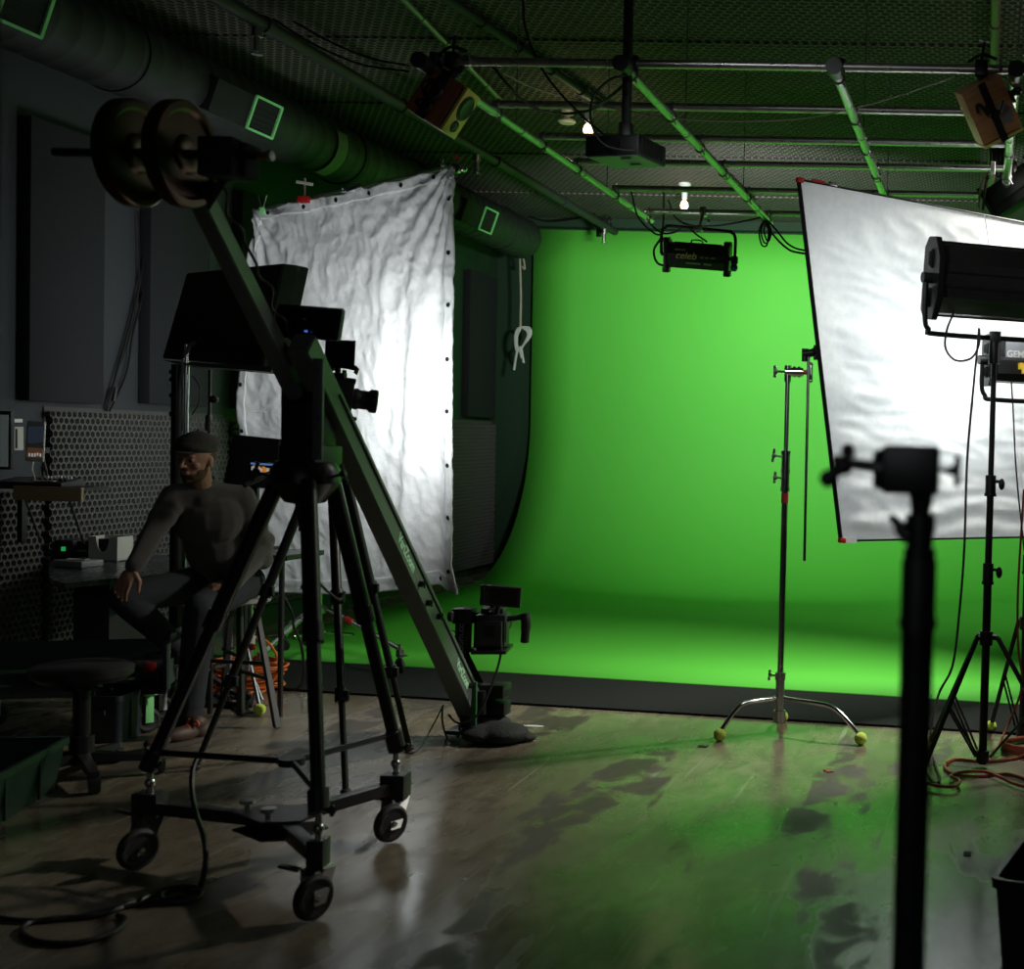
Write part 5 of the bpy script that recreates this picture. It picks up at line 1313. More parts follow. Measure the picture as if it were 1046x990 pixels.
def shelf():
    Y = 7.0; a = P(13, 505, Y); b = P(83, 504, Y); h = 15 * Y / FPX
    t = thing('wall_shelf', 'pale pine shelf board jutting out at left above the desk', 'shelf', ((a.x + b.x) / 2, Y + .2, a.z))
    z = (a.z + b.z) / 2
    m = MB(); m.box(((a.x + b.x) / 2, Y + .01, z), (b.x - a.x, .02, h), bev=.002); m.build('front_board', 'pine_board', t, world=True)
    m = MB(); m.box(((a.x + b.x) / 2 - .14, Y + .13, z + h / 2 - .01), (b.x - a.x + .27, .22, .02)); m.build('board', 'desk_grey', t, world=True)
    m = MB()
    for x in (a.x + .02, b.x - .12): m.tube([(x, Y + .05, z), (x - .02, Y + .22, z - .30)], .006, 6); m.build('strut', 'black_metal', t, world=True); m = MB()
    m.box(((a.x + b.x) / 2 - .30, Y + .2, z - .15), (.03, .04, .30)); m.build('strut', 'black_metal', t, world=True)
    zt = z + h / 2
    t1 = thing('mixing_console', 'black mixing console with pale buttons on top of the pine shelf', 'mixer', ((a.x + b.x) / 2 - .1, Y + .2, zt))
    cx = (a.x + b.x) / 2 - .12
    m = MB(); m.prism([(cx - .22, Y + .03, zt), (cx - .22, Y + .22, zt), (cx - .22, Y + .22, zt + .045), (cx - .22, Y + .03, zt + .02)], (.40, 0, 0), bev=.003); bo = m.build('case', 'black_plastic', t1, world=True)
    for k in range(9):
        m = MB(); m.box((cx - .04 + k * .02, Y + .19, zt + .046), (.010, .012, .014)); m.build('button', 'white_plastic', bo, world=True)
    for k in range(6):
        m = MB(); m.box((cx - .0 + k * .03, Y + .11, zt + .037), (.014, .02, .016), bev=.002); m.build('fader', 'black_metal', bo, world=True)
    m = MB(); m.box((cx + .06, Y + .06, zt + .0295), (.12, .03, .004), RX(6)); m.build('paper_strip', 'cream_card', bo, world=True)
    # tablet on a small holder
    Yt = 7.16
    t2 = thing('tablet', 'white-framed tablet with a dark picture propped above the pine shelf', 'tablet', P(36, 472, Yt))
    q = [P(27, 430, Yt), P(46, 431, Yt), P(44, 472, Yt - .02), P(25, 471, Yt - .02)]
    m = MB(); m.hexah(q, [p + V((0, .012, 0)) for p in q], bev=.003); bo = m.build('frame', 'white_plastic', t2, world=True)
    q = [P(29, 435.5, Yt - .003), P(44.5, 436, Yt - .003), P(43.5, 458, Yt - .013), P(28, 457, Yt - .013)]
    m = MB(); m.hexah(q, [p + V((0, .003, 0)) for p in q]); m.build('screen', 'screen_tablet', bo, world=True)
    q = [P(28, 457, Yt - .013), P(43.5, 458, Yt - .013), P(43, 467.5, Yt - .023), P(27, 467, Yt - .023)]
    m = MB(); m.hexah(q, [p + V((0, .003, 0)) for p in q]); m.build('picture_base', 'screen_tablet_low', bo, world=True)
    m = MB(); rnd = random.Random(5)
    for k in range(5): m.box(P(30 + k * 2.8, 464 + rnd.random(), Yt - .028), (.008, .002, .014 + .006 * rnd.random()))
    m.build('picture_letters', 'screen_white', bo, world=True)
    m = MB(); m.tube([P(34, 472, Yt), P(33, 480, Yt - .05), P(36, 490, Yt - .12)], .004, 6, smooth=5); m.build('charging_cable', 'white_cable', t2, world=True)
    m = MB(); m.box(P(40, 460, Yt) + V((0, .04, 0)), (.02, .06, .03)); m.tube([P(38, 470, Yt) + V((0, .05, 0)), P(44, 500, Yt) + V((0, .06, 0)), V((P(44, 500, Yt).x, Yt + .06, zt + .0))], .007, 6); m.build('holder', 'black_metal', t2, world=True)
    # switch plate and label fixed to the wall
    def onwall(x0, y0, x1, y1, d, th):
        q = [WX(x, y, XW + d) for x, y in ((x0, y0), (x1, y0), (x1, y1), (x0, y1))]
        return [q, [p + V((th, 0, 0)) for p in q]]
    t4 = thing('switch_plate', 'cream wall switch plate with a dark slot left of the tablet', 'switch', WX(18, 448, XW))
    m = MB(); m.hexah(*onwall(13, 436, 23, 460, 0, .008), bev=.002); bo = m.build('plate', 'cream_card', t4, world=True)
    m = MB(); m.hexah(*onwall(15.5, 438, 17.5, 458, .008, .002)); m.build('slot', 'black_matte', bo, world=True)
    m = MB(); m.hexah(*onwall(12, 428, 22.5, 431.5, 0, .003)); single(m, 'paper_label', 'white_plastic', 'tiny white paper label stuck above the cream switch plate', 'label')
    Ym = Y + .14
    t5 = thing('computer_monitor', 'edge of a pale lit monitor at the extreme left above the console', 'monitor', V((P(-22, 478, Ym).x, Ym, zt)))
    m = MB(); qb(m, -60, 419, 11, 479, Ym, .03, .004); bo = m.build('frame', 'desk_grey', t5, world=True)
    m = MB(); qb(m, -56, 423, 8, 476, Ym - .005, .004, 0); m.build('screen', 'monitor_pale', bo, world=True)
    c = P(-22, 478, Ym); m = MB(); m.box((c.x, Ym + .02, (c.z + zt) / 2), (.06, .03, c.z - zt + .02)); m.box((c.x, Ym + .03, zt + .005), (.2, .12, .01)); m.build('foot', 'black_plastic', t5, world=True)
shelf()
def swivel():
    cb = F(83, 796); c = V((cb.x, cb.y, 0)); z = .52
    t = thing('swivel_stool', 'round black padded stool on a star base at left in the shadows', 'stool', c)
    m = MB(); m.lathe([(0, z - .07), (.17, z - .07), (.20, z - .045), (.205, z - .015), (.18, z), (0, z + .008)], Matrix.Translation(c), 36); m.build('seat', 'black_plastic', t, world=True)
    m = MB(); m.cyl(c + V((0, 0, .08)), c + V((0, 0, z - .07)), .035, seg=18); m.cyl(c + V((0, 0, .07)), c + V((0, 0, .2)), .05, seg=18); m.build('column', 'black_metal', t, world=True)
    m = MB(); m.cyl(c + V((.0, 0, z - .11)), c + V((.0, 0, z - .07)), .08, seg=14); m.cyl(c + V((0, 0, z - .1)), c + V((.16, -.03, z - .10)), .005, seg=6); m.build('lever', 'black_metal', t, world=True)
    for k in range(5):
        a = R(-45 + 72 * k); d = V((cos(a), sin(a), 0)); s = V((-d.y, d.x, 0)); e = c + d * .30
        m = MB(); q = lambda p, w, h: [p + s * w + V((0, 0, h)), p - s * w + V((0, 0, h)), p - s * w - V((0, 0, h)), p + s * w - V((0, 0, h))]
        m.hexah(q(c + V((0, 0, .105)), .028, .024), q(e + V((0, 0, .08)), .020, .014), bev=.004); lg = m.build('leg', 'black_plastic', t, world=True)
        m = MB(); w = e + V((0, 0, .03)); m.cyl(w - s * .02, w + s * .02, .029, seg=18); m.box(w + V((0, 0, .022)), (.06, .045, .03), RZ(math.degrees(a)), bev=.006); m.build('caster', 'black_plastic', lg, world=True)
swivel()
def cart():
    t = thing('equipment_cart', 'low dark green-grey cart on casters under the seated man\'s raised knee', 'cart', F(130, 735))
    zs = .27; a = F(60, 752, zs) if False else None
    p0 = V((F(168, 702, zs).x, F(168, 702, zs).y, zs)); 
    nr = F(170, 703, zs - .03); fr = V((nr.x - .08, nr.y + .45, 0))
    dirx = V((-1, -.42, 0)).normalized(); L = .95; dy = V((-.42 * -.45, .45, 0)); dy = V((dirx.y, -dirx.x, 0)) * -.42
    if dy.y < 0: dy = -dy
    A = V((nr.x, nr.y, zs)); Bq = A + dirx * L
    m = MB(); m.prism([A, A + dy, Bq + dy, Bq], (0, 0, -.03)); m.prism([A + V((0, 0, .0)), Bq, Bq + V((0, 0, -.06)), A + V((0, 0, -.06))], dy * .04); m.build('bottom_shelf', 'cart_paint', t, world=True)
    m = MB(); q = A; m.tube([q + V((0, 0, -.03)), q + V((0, 0, .18)), q + V((0, 0, .22)) + dy * .1, q + V((0, 0, .22)) + dy * .9, q + V((0, 0, .18)) + dy, q + dy + V((0, 0, -.03))], .018, 10, smooth=4)
    m.prism([q + V((0, 0, .0)), q + dy, q + dy + V((0, 0, .10)), q + V((0, 0, .10))], dirx * .01); m.build('end_rail', 'cart_paint', t, world=True)
    m = MB(); m.prism([A + dy * .98 + V((0, 0, .02)), Bq + dy * .98 + V((0, 0, .02)), Bq + dy * .98 + V((0, 0, .17)), A + dy * .98 + V((0, 0, .17))], dy * .02); m.build('back_panel', 'cart_paint', t, world=True)
    for k, (u, v) in enumerate(((.10, .12), (.10, .88), (.9, .12), (.9, .88))):
        c = A + dirx * L * u + dy * v; ax = V((.85, -.5, 0)).normalized(); w = V((c.x, c.y, .066))
        m = MB(); m.torus(w, ax, .048, .018, 22, 8); m.cyl(w - ax * .014, w + ax * .014, .04); wl = m.build('wheel', 'rubber', t, world=True)
        m = MB()
        for sg in (-1, 1): m.box(w + ax * .024 * sg + V((0, 0, .065)), (.005, .04, .15), RZ(-30), bev=.001)
        m.box(V((c.x, c.y, .205)), (.07, .07, .012), RZ(-30)); m.build('caster_fork', 'vent_trim' if k == 0 else 'steel', wl, world=True)
    # things on it
    c = A + dirx * .30 + dy * .4
    o = MB(); o.sph(c + V((0, 0, .055)), 1, (.17, .11, .055), RZ(25)); o.sph(c + V((-.1, -.03, .05)), 1, (.10, .10, .05)); bg = single(o, 'gear_bag', 'black_matte', 'black cloth bag with red tape lying on the low cart', 'bag', base=c)
    m = MB()
    bgr = thing('tape_roll_case', 'slim black case with red stripes on the low cart', 'case', A + dirx * .14 + dy * .15 + V((0, 0, .01)))
    m.box(A + dirx * .14 + dy * .15 + V((0, 0, .075)), (.24, .06, .06), RZ(23), bev=.01); cs = m.build('case', 'black_plastic', bgr, world=True)
    for k in (-1, 1):
        m = MB(); m.box(A + dirx * .14 + dy * .15 + V((0, -.0, .075)) + V((k * .055, k * .023, 0)), (.055, .064, .052), RZ(23), bev=.004); m.build('stripe', 'red_plastic', cs, world=True)
    c = Bq.lerp(A, .45) + dy * .25
    o = MB(); o.sph(c + V((0, 0, .035)), 1, (.14, .09, .033), RZ(25), seg=22); single(o, 'plastic_pouch', 'black_plastic', 'shiny dark plastic pouch on the near edge of the low cart', 'pouch', base=c)
cart()
# ------------------------------------------------------------------ speakers on the grid
def speaker(label, q0, depth, face, veneer, spots, tone, strap=None):
    pass
def box_speaker(label, c, rot, w, h, d, veneer, front_dir):
    """local: front face towards -y, x across, z up"""
    t = thing('wooden_speaker', label, 'speaker', c, rot)
    m = MB(); m.box((0, .01, 0), (w, d - .02, h), bev=.003); m.build('cabinet', veneer, t)
    m = MB(); m.box((0, -d / 2 + .006, 0), (w - .002, .014, h - .002), bev=.004); fb = m.build('front_baffle', 'yellow_wood', t, 'yellow front panel')
    T = Matrix.Translation((0, -d / 2 - .001, 0)) @ RX(90).to_4x4()
    m = MB(); m.lathe([(0, -.010), (.02, .0), (.03, -.008), (w * .28, .004), (w * .33, .012), (w * .36, .006), (w * .385, .006), (w * .39, 0)], Matrix.Translation((0, 0, h * .13)) @ T, 32); m.build('woofer', 'tweeter', fb)
    m = MB(); m.lathe([(0, .004), (w * .31, .006), (w * .33, .008)], Matrix.Translation((0, -.004, h * .13)) @ T, 32); m.build('cone', 'cone', fb)
    m = MB(); m.lathe([(0, .012), (.012, .010), (w * .14, .002), (w * .17, .008), (w * .19, 0)], Matrix.Translation((0, 0, -h * .29)) @ T, 28); m.build('tweeter', 'tweeter', fb)
    return t
cL = P(453, 105, 5.95)
rotL = frame3(V((.50, .80, -.30)), V((.42, -.1, .85)))
t = box_speaker('red-brown wooden speaker with yellow front hanging from the left end of the pipe grid', cL, RZ(62), .165, .235, .20, 'cherry_veneer', None)
def orient(t, c, ax_front, ax_up):
    f = V(ax_front).normalized(); u = V(ax_up); u = (u - f * u.dot(f)).normalized(); x = f.cross(u) * -1
    y = -f; x = y.cross(u); Rm = Matrix((x, y, u)).transposed()
    t.matrix_basis = Matrix.Translation(V(c)) @ Rm.to_4x4()
orient(t, cL, (.85, .02, -.50), (.45, .05, .88))
cR = P(1010, 113, 5.95)
t2 = box_speaker('paler wooden speaker with black strap hanging at the right end of pipe grid', cR, RZ(0), .17, .20, .27, 'walnut_veneer', None)
orient(t2, cR, (.42, .40, -.80), (.84, .05, .48))
for tt, side in ((t, -1), (t2, -1)):
    s = 1 if tt is t else 1
    sd = -1 if tt is t else -1
    w = .165 if tt is t else .17; h = .235 if tt is t else .20
    # camera-side cabinet wall in local axes
    inv = tt.matrix_basis.to_3x3().inverted(); toc = inv @ (CAMLOC - tt.matrix_basis.translation).normalized()
    sx = 1 if toc.x > 0 else -1
    dd = .20 if tt is t else .27
    m = MB(); x = sx * (w / 2 + .004)
    m.box((x, .02, 0), (.006, .05, h * 1.02)) if tt is t else m.box((x, 0, 0), (.006, .28, .035)); m.box((sx * (w / 2 - .02), .02, h / 2 + .01), (.06, .05, .012)); m.build('strap', 'black_matte', tt)
    m = MB(); x2 = sx * (w / 2 + .016)
    m.tube([(x2, .03, h * .32), (x2, -.01, h * .12), (x2, .045, -.02), (x2, .0, -h * .12), (x2, .055, -h * .22), (x2, .065, -h * .30), (x2, .03, -h * .34)], [.007, .010, .008, .011, .008, .006, .006], 8, smooth=5)
    if tt is t: m.torus((x2, .03, .02), (1, 0, 0), .04, .012, 18, 8); m.torus((x2, .02, -.06), (1, 0, 0), .025, .008, 18, 8)
    m.build('tied_cord', 'black_plastic', tt)
    m = MB(); m.cyl((0, .02, h / 2), (0, .02, h / 2 + .05), .016); m.box((0, .02, h / 2 + .005), (.10, .06, .01)); m.sph((0, .02, h / 2 + .06), .024); m.build('bracket', 'black_metal', tt)
    if tt is t2:
        m = MB(); m.box((sx * (w / 2 + .0015), -.04, h * .28), (.002, .07, .05), RX(20)); m.box((sx * (w / 2 + .0015), -.01, h * .22), (.002, .05, .06), RX(-30)); m.build('clear_tape', 'tape_clear', tt)
for c, lab in ((cL, 'cluster of black clamps on the pipe above the red-brown speaker'), (cR, 'black clamp on the pipe above the paler wooden speaker')):
    g = V((c.x + (.05 if c.x < -1 else -.04), GY[0], GZ + .052))
    tt = thing('pipe_clamp', lab, 'clamp', g)
    m = MB(); m.box(g, (.06, .07, .075), bev=.01); m.cyl(g, g - V((0, -.0, .11)), .012); m.tube([g + V((-.06, 0, .03)), g + V((0, -.02, .06)), g + V((.07, 0, .045))], .008, 8, smooth=4); m.cyl(g + V((.0, 0, .03)), g + V((.01, 0, .12)), .008)
    m.build('jaw', 'black_metal', tt, world=True)
    m = MB(); knob(m, g, g + V((.09, -.03, -.0)), .010, .02); m.build('wing_handle', 'steel', tt, world=True)
    m = MB(); knob(m, g + V((0, 0, .08)), g + V((.01, 0, .13)), .009, .02); m.build('wing_handle', 'steel', tt, world=True)

# ------------------------------------------------------------------ projector
def projector():
    Y = 5.75; c = P(632, 151, Y)
    t = thing('projector', 'black projector hanging on a long black ceiling pole', 'projector', (c.x, Y, ZC))
    rot = RZ(-14) ; T = Matrix.Translation(c + V((0, .12, .01))) @ rot.to_4x4()
    m = MB(); m.box((0, 0, 0), (.27, .26, .09), bev=.006)
    for k in range(7): m.box((.136, -.09 + k * .03, 0), (.004, .012, .07))
    m.xf(T); b = m.build('housing', 'black_plastic', t, world=True)
    m = MB(); m.box((.0, 0, -.047), (.255, .245, .004)); m.box((.03, .04, -.052), (.05, .02, .008)); m.box((.05, -.08, -.052), (.05, .02, .008)); m.xf(T); m.build('underside', 'silver_panel', b, world=True)
    m = MB(); m.box((-.03, -.134, .0), (.14, .004, .05)); m.box((-.09, -.136, -.02), (.03, .004, .012)); m.xf(T); m.build('connector_panel', 'duct_box', b, world=True)
    m = MB(); m.lathe([(0, 0), (.03, 0), (.034, .03), (.028, .035), (0, .03)], Matrix.Translation((-.06, .13, 0)) @ RX(-90).to_4x4()); m.xf(T); m.build('lens', 'black_plastic', b, world=True)
    top = P(640, 60, Y + .1); px = top.x
    m = MB(); m.box((px, Y + .12, (c.z + .1 + ZC) / 2), (.038, .038, ZC - c.z - .1), bev=.003); m.build('pole', 'black_metal', t, world=True)
    m = MB(); m.box((px, Y + .12, c.z + .09), (.055, .055, .10), bev=.003); m.box((px - .0, Y + .12, c.z + .058), (.18, .12, .012))
    for a, b_ in ((-1, -1), (1, 1), (1, -1), (-1, 1)): m.cyl((px + a * .08, Y + .12 + b_ * .05, c.z + .06), (px + a * .11, Y + .12 + b_ * .09, c.z + .04), .006)
    m.build('mount', 'black_metal', t, world=True)
    m = MB(); m.box((px, Y + .12, ZC - .01), (.14, .14, .02)); m.build('ceiling_plate', 'black_metal', t, world=True)
projector()

# ------------------------------------------------------------------ hanging studio light over the screen
def celeb():
    Y = 9.55; c = P(713, 262, Y)
    t = thing('hanging_light', 'black studio light with gold lettering hanging from the grid before the green screen', 'studio light', (c.x, 9.7, GZ))
    rot = RY(3) @ RX(14); T = Matrix.Translation(c) @ rot.to_4x4()
    w, h = .44, .18
    m = MB(); m.prism([(-w / 2, y, z) for y, z in ((.07, h / 2), (-.03, h / 2), (-.07, h * .1), (-.07, -h * .18), (-.05, -h / 2), (.07, -h / 2))], (w, 0, 0)); m.xf(T); b = m.build('housing', 'black_plastic', t, world=True, smooth=False)
    m = MB(); m.box((0, -.072, -.02), (w * .94, .006, .006)); m.box((0, .0, h / 2 + .004), (w * .8, .03, .01)); m.tube([(-.05, -.02, h / 2), (-.04, -.02, h / 2 + .03), (.03, -.02, h / 2 + .03), (.04, -.02, h / 2)], .006, 6, smooth=3); m.xf(T); m.build('ridge', 'black_metal', b, world=True)
    for sx in (-1, 1):
        m = MB(); m.box((sx * (w / 2 + .012), 0, .0), (.03, .15, h + .03), bev=.004); m.box((sx * (w / 2 + .012), -.03, h / 2 + .02), (.05, .07, .035), bev=.006); m.box((sx * (w / 2 + .012), -.03, -h / 2 - .02), (.05, .07, .04), bev=.006); m.xf(T); m.build('end_cap', 'black_metal', t, world=True)
    m = MB(); m.box((0, .073, 0), (w * .95, .005, h * .9)); m.xf(T); m.build('diffuser', 'led_panel', b, world=True)
    TT = T @ Matrix.Translation((-.155, -.0735, .005)) @ Matrix.Rotation(R(90), 4, 'X')
    text('celeb', .075, TT, 'gold_ink', b, shear=.25, bold=.0006)
    text('KINO FLO', .018, T @ Matrix.Translation((-.16, -.073, .048)) @ Matrix.Rotation(R(90), 4, 'X'), 'gold_ink', b)
    text('LED 200   DMX', .018, T @ Matrix.Translation((.03, -.0735, .0)) @ Matrix.Rotation(R(90), 4, 'X'), 'gold_ink', b, shear=.2)
    m = MB(); m.box((-.02, -.071, -.048), (.11, .004, .012)); m.box((.09, -.071, -.048), (.06, .004, .014)); m.xf(T @ Matrix.Translation((0, .003, 0))); m.build('display', 'grey_ink', b, world=True)
    a = T @ V((-w / 2 - .06, 0, .0)); e = T @ V((w / 2 + .06, 0, 0)); up = V((0, 0, .21))
    m = MB(); m.tube([a, a + up * .75, a + up * .95 + V((.03, 0, 0)), a + up + V((.08, 0, .0)), e + up + V((-.08, 0, .0)), e + up * .95 + V((-.03, 0, 0)), e + up * .75, e], .012, 8, smooth=4)
    m.cyl(a, T @ V((-w / 2, 0, 0)), .014); m.cyl(e, T @ V((w / 2, 0, 0)), .014); yk = m.build('yoke', 'black_metal', t, world=True)
    m = MB(); m.box(e + V((.0, -.01, -.01)), (.05, .04, .06), bev=.01); m.build('bracket', 'black_plastic', yk, world=True)
    m = MB(); m.sph(e + V((0, -.02, -.065)), .028, (1, 1, 1.1)); m.build('knob', 'grip_blue', yk, 'blue knob', world=True)
    mid = (a + e) / 2 + up; gp = V((mid.x, GY[5], GZ + .052))
    m = MB(); m.cyl(V((mid.x, mid.y, mid.z - .02)), V((mid.x, gp.y - .0, gp.z + .03)), .014); m.box(V((mid.x, mid.y, mid.z)), (.06, .05, .04), bev=.006); m.box(gp, (.05, .07, .07), bev=.01); knob(m, gp + V((0, 0, -.05)), gp + V((.05, -.03, -.07)), .01, .02)
    m.build('pipe_clamp', 'steel', t, world=True)
    return c
CB = celeb()
# cables from it (things of their own)
Y = 9.7
cable([P(678, 190, 11), P(678, 215, 10.2), P(676, 240, 9.6), P(668, 255, 9.55), P(671, 268, 9.55), P(680, 272, 9.55)], .009, 'cable_black', 'power_cable', 'black cable looping down to the left side of the hanging studio light')
cable([P(683, 205, 10.6), P(690, 222, 9.9), P(705, 230, 9.7), P(730, 231, 9.7), P(760, 226, 9.7), P(778, 222, 9.7)], .008, 'cable_black', 'power_cable', 'black cable sagging along the last crossbar right above the hanging light')
cable([P(778, 223, 9.65), P(790, 240, 9.65), P(803, 253, 9.6), P(815, 258, 9.6), P(850, 262, 9.5)], .009, 'cable_black', 'power_cable', 'black cable sagging from the grid corner behind the reflector frame')
cable([P(781, 222, 9.62), P(793, 235, 9.6), P(806, 250, 9.6), P(824, 256, 9.55), P(860, 256, 9.5)], .008, 'cable_black', 'power_cable', 'upper of two black cables sagging behind the reflector frame')
m = MB()
for k, (dx, dy) in enumerate(((0, 0), (3, -2), (-2, 3))):
    m.tube([P(782 + dx * .3, 224, 9.6), P(777.5 + dx, 235, 9.6), P(780 + dx, 247 + dy, 9.6), P(784.5 + dx * .5, 247 + dy, 9.6), P(786 + dx * .5, 235, 9.6), P(783, 224, 9.6)], .007, 6, smooth=6)
single(m, 'cable_coil', 'cable_black', 'small hank of black cable hanging at the end of the middle pipe', 'cable')
cable([P(655, 215, 9.7), P(664, 228, 9.7), P(676, 238, 9.6), P(690, 237, 9.6), P(700, 231, 9.6), P(712, 240, 9.6), P(722, 247, 9.55)], .007, 'cable_black', 'power_cable', 'black cable draped over the yoke of the hanging studio light')
cable([P(645, 196, 9.0), P(652, 222, 9.2), P(668, 238, 9.4), P(676, 240, 9.5)], .007, 'cable_black', 'power_cable', 'black cable dropping from the left pipe towards the hanging studio light')
cable([P(455, 62, 5.95), P(480, 58, 6.0), P(500, 65, 6.0), P(515, 82, 6.0), P(535, 103, 6.1), P(556, 114, 6.2), P(580, 116, 6.3), P(605, 112, 6.2), P(622, 100, 5.9), P(636, 88, 5.8)], .007, 'cable_black', 'power_cable', 'black cable draped from the red-brown speaker across to the projector pole')
cable([P(534, -10, 6.3), P(536, 25, 6.2), P(548, 60, 6.1), P(566, 88, 6.0), P(590, 114, 5.9), P(605, 128, 5.85), P(616, 137, 5.84)], .006, 'cable_black', 'video_cable', 'thin black cable falling from the ceiling edge to the projector')
cable([P(640, 76, 5.75), P(622, 82, 5.7), P(607, 97, 5.68), P(603, 115, 5.66), P(607, 134, 5.66), P(618, 148, 5.66), P(634, 153, 5.66), P(648, 154, 5.66)], .006, 'cable_black', 'video_cable', 'black cable looping from the pole round the front of the projector')
cable([P(514, 75, 6.2), P(545, 90, 6.4), P(580, 100, 6.6), P(640, 114, 6.68), P(700, 122, 6.7), P(760, 124, 6.7), P(820, 121, 6.7), P(870, 111, 6.5), P(920, 97, 6.2), P(975, 78, 5.95)], .004, 'tan_cable', 'string', 'thin pale string sagging between the pipes of the grid', cat='string')
cable([P(300, 22, 6.3), P(340, 44, 6.2), P(380, 60, 6.05), P(417, 67, 5.95)], .006, 'cable_black', 'video_cable', 'short black cable running into the far left pipe end, upper one')
cable([P(280, 20, 6.4), P(320, 45, 6.25), P(370, 66, 6.05), P(417, 73, 5.97)], .006, 'cable_black', 'video_cable', 'short black cable running into the far left pipe end, lower one')
cable([P(542, 222, 14.6), P(560, 226, 14.6), P(585, 224, 14.5), P(608, 219, 14.3)], .012, 'cable_black', 'video_cable', 'dark cable sagging along the top left edge of the green screen')
# a dark box where that pipe meets the green wall
c = P(612, 229, 14.1)
t = thing('pipe_valve', 'dark valve at the end of the sprinkler pipe over the green screen', 'valve', c)
m = MB(); m.sph(c, .07); m.cyl(c, c - V((0, 0, .14)), .03); m.box(c + V((.06, 0, .03)), (.10, .05, .06), bev=.01); m.build('body', 'black_metal', t, world=True)
m = MB(); m.torus(c + V((.12, 0, .03)), (1, 0, 0), .05, .01, 16, 6); m.build('wheel', 'black_metal', t, world=True)
# white cord hanging with a knot at the green wall's edge
Yw = 14.4
t = thing('cotton_rope', 'pale rope hanging with a knotted hank at the left edge of the green screen', 'cord', P(532, 340, Yw))
m = MB(); m.tube([P(541, 238, Yw), P(534, 229, Yw), P(531, 232, Yw), P(531, 262, Yw), P(532, 300, Yw), P(531.5, 334, Yw)], .012, 6, smooth=5)
m.tube([P(532, 258, Yw), P(535, 266, Yw), P(536, 275, Yw), P(533, 272, Yw)], .010, 6, smooth=4); m.build('line', 'tan_cable', t, world=True)
m = MB()
for k in range(4):
    o = k * 1.0
    m.tube([P(532, 334, Yw), P(541 - o, 335 + o, Yw), P(542 - o, 343, Yw), P(535, 352, Yw), P(528 + o * .5, 359, Yw), P(526 + o * .7, 345, Yw), P(528 + o, 337, Yw), P(532, 334, Yw)], .011, 6, smooth=6)
for x0, x1, y1 in ((530, 525, 378), (532, 535, 371), (531, 533, 366)): m.tube([P(x0, 354, Yw), P((x0 + x1) / 2, 362, Yw), P(x1, y1, Yw)], .013, 6, smooth=4)
m.build('hank', 'white_cable', t, world=True)
c = P(538, 240, 14.55); m = MB(); m.box(c, (.09, .08, .14), bev=.01); m.cyl(c + V((0, 0, -.02)), c + V((.1, 0, -.02)), .012)
single(m, 'junction_box', 'black_matte', 'small dark box beside the top left corner of the green screen', 'box')

# ------------------------------------------------------------------ dark fixture and cable tangle, far right
def tangle():
    Y = 8.3; c = P(1030, 195, Y)
    t = thing('hanging_fixture', 'dark studio light hanging half out of view above the reflector\'s right side', 'studio light', (c.x, Y, GZ))
    rot = RZ(-20) @ RY(-32); T = Matrix.Translation(c + V((.04, 0, 0))) @ rot.to_4x4()
    m = MB(); m.box((0, 0, 0), (.34, .14, .20), bev=.01); m.box((0, -.08, .02), (.28, .03, .12), bev=.006); m.xf(T); b = m.build('housing', 'black_plastic', t, world=True)
    m = MB()
    for s in (-1, 1): m.box((s * .18, -.02, 0), (.02, .18, .24), bev=.004)
    m.xf(T); m.build('end_cap', 'black_metal', t, world=True)
    m = MB(); m.box((0, .073, 0), (.30, .005, .17)); m.xf(T); m.build('diffuser', 'duct_box', b, world=True)
    m = MB(); m.cyl(c + V((.02, 0, .08)), V((.10, Y, GZ)), .014); m.box((.10, Y, GZ), (.07, .06, .07), bev=.01); m.build('mount', 'black_metal', t, world=True)
    for k in range(7):
        rnd = random.Random(k + 11); x = 1012 + k * 3.4
        lab = ['yellowish cable in the tangle', 'leftmost black cable of the tangle', None][0 if k == 0 else 1]
        m = MB(); m.tube([P(x, 150, Y), P(x - 3 + rnd.random() * 8, 160 + rnd.random() * 6, Y - .1), P(x - 6 + rnd.random() * 10, 172 + rnd.random() * 10, Y - .15), P(x + rnd.random() * 6, 165, Y - .1), P(x + 2, 152, Y)], .011, 6, smooth=6)
        m.build('cable_loop', 'cable_black', t, world=True)
    m = MB(); m.tube([P(1016, 150, Y), P(1010, 175, Y - .1), P(1006, 195, Y - .1), P(1004, 214, Y)], .010, 6, smooth=6); m.build('cable_loop', 'cable_black', t, world=True)
    m = MB(); m.tube([P(1019, 150, Y), P(1012, 172, Y - .1), P(1002, 190, Y - .1), P(1000, 212, Y)], .008, 6, smooth=6); m.build('cable_loop', 'conduit', t, world=True)
    m = MB(); c2 = P(1015, 170, GY[3] - .05); m.box(P(1014, 172, 7.9), (.03, .03, .08), bev=.005); m.build('clip', 'white_plastic', t, world=True)
tangle()

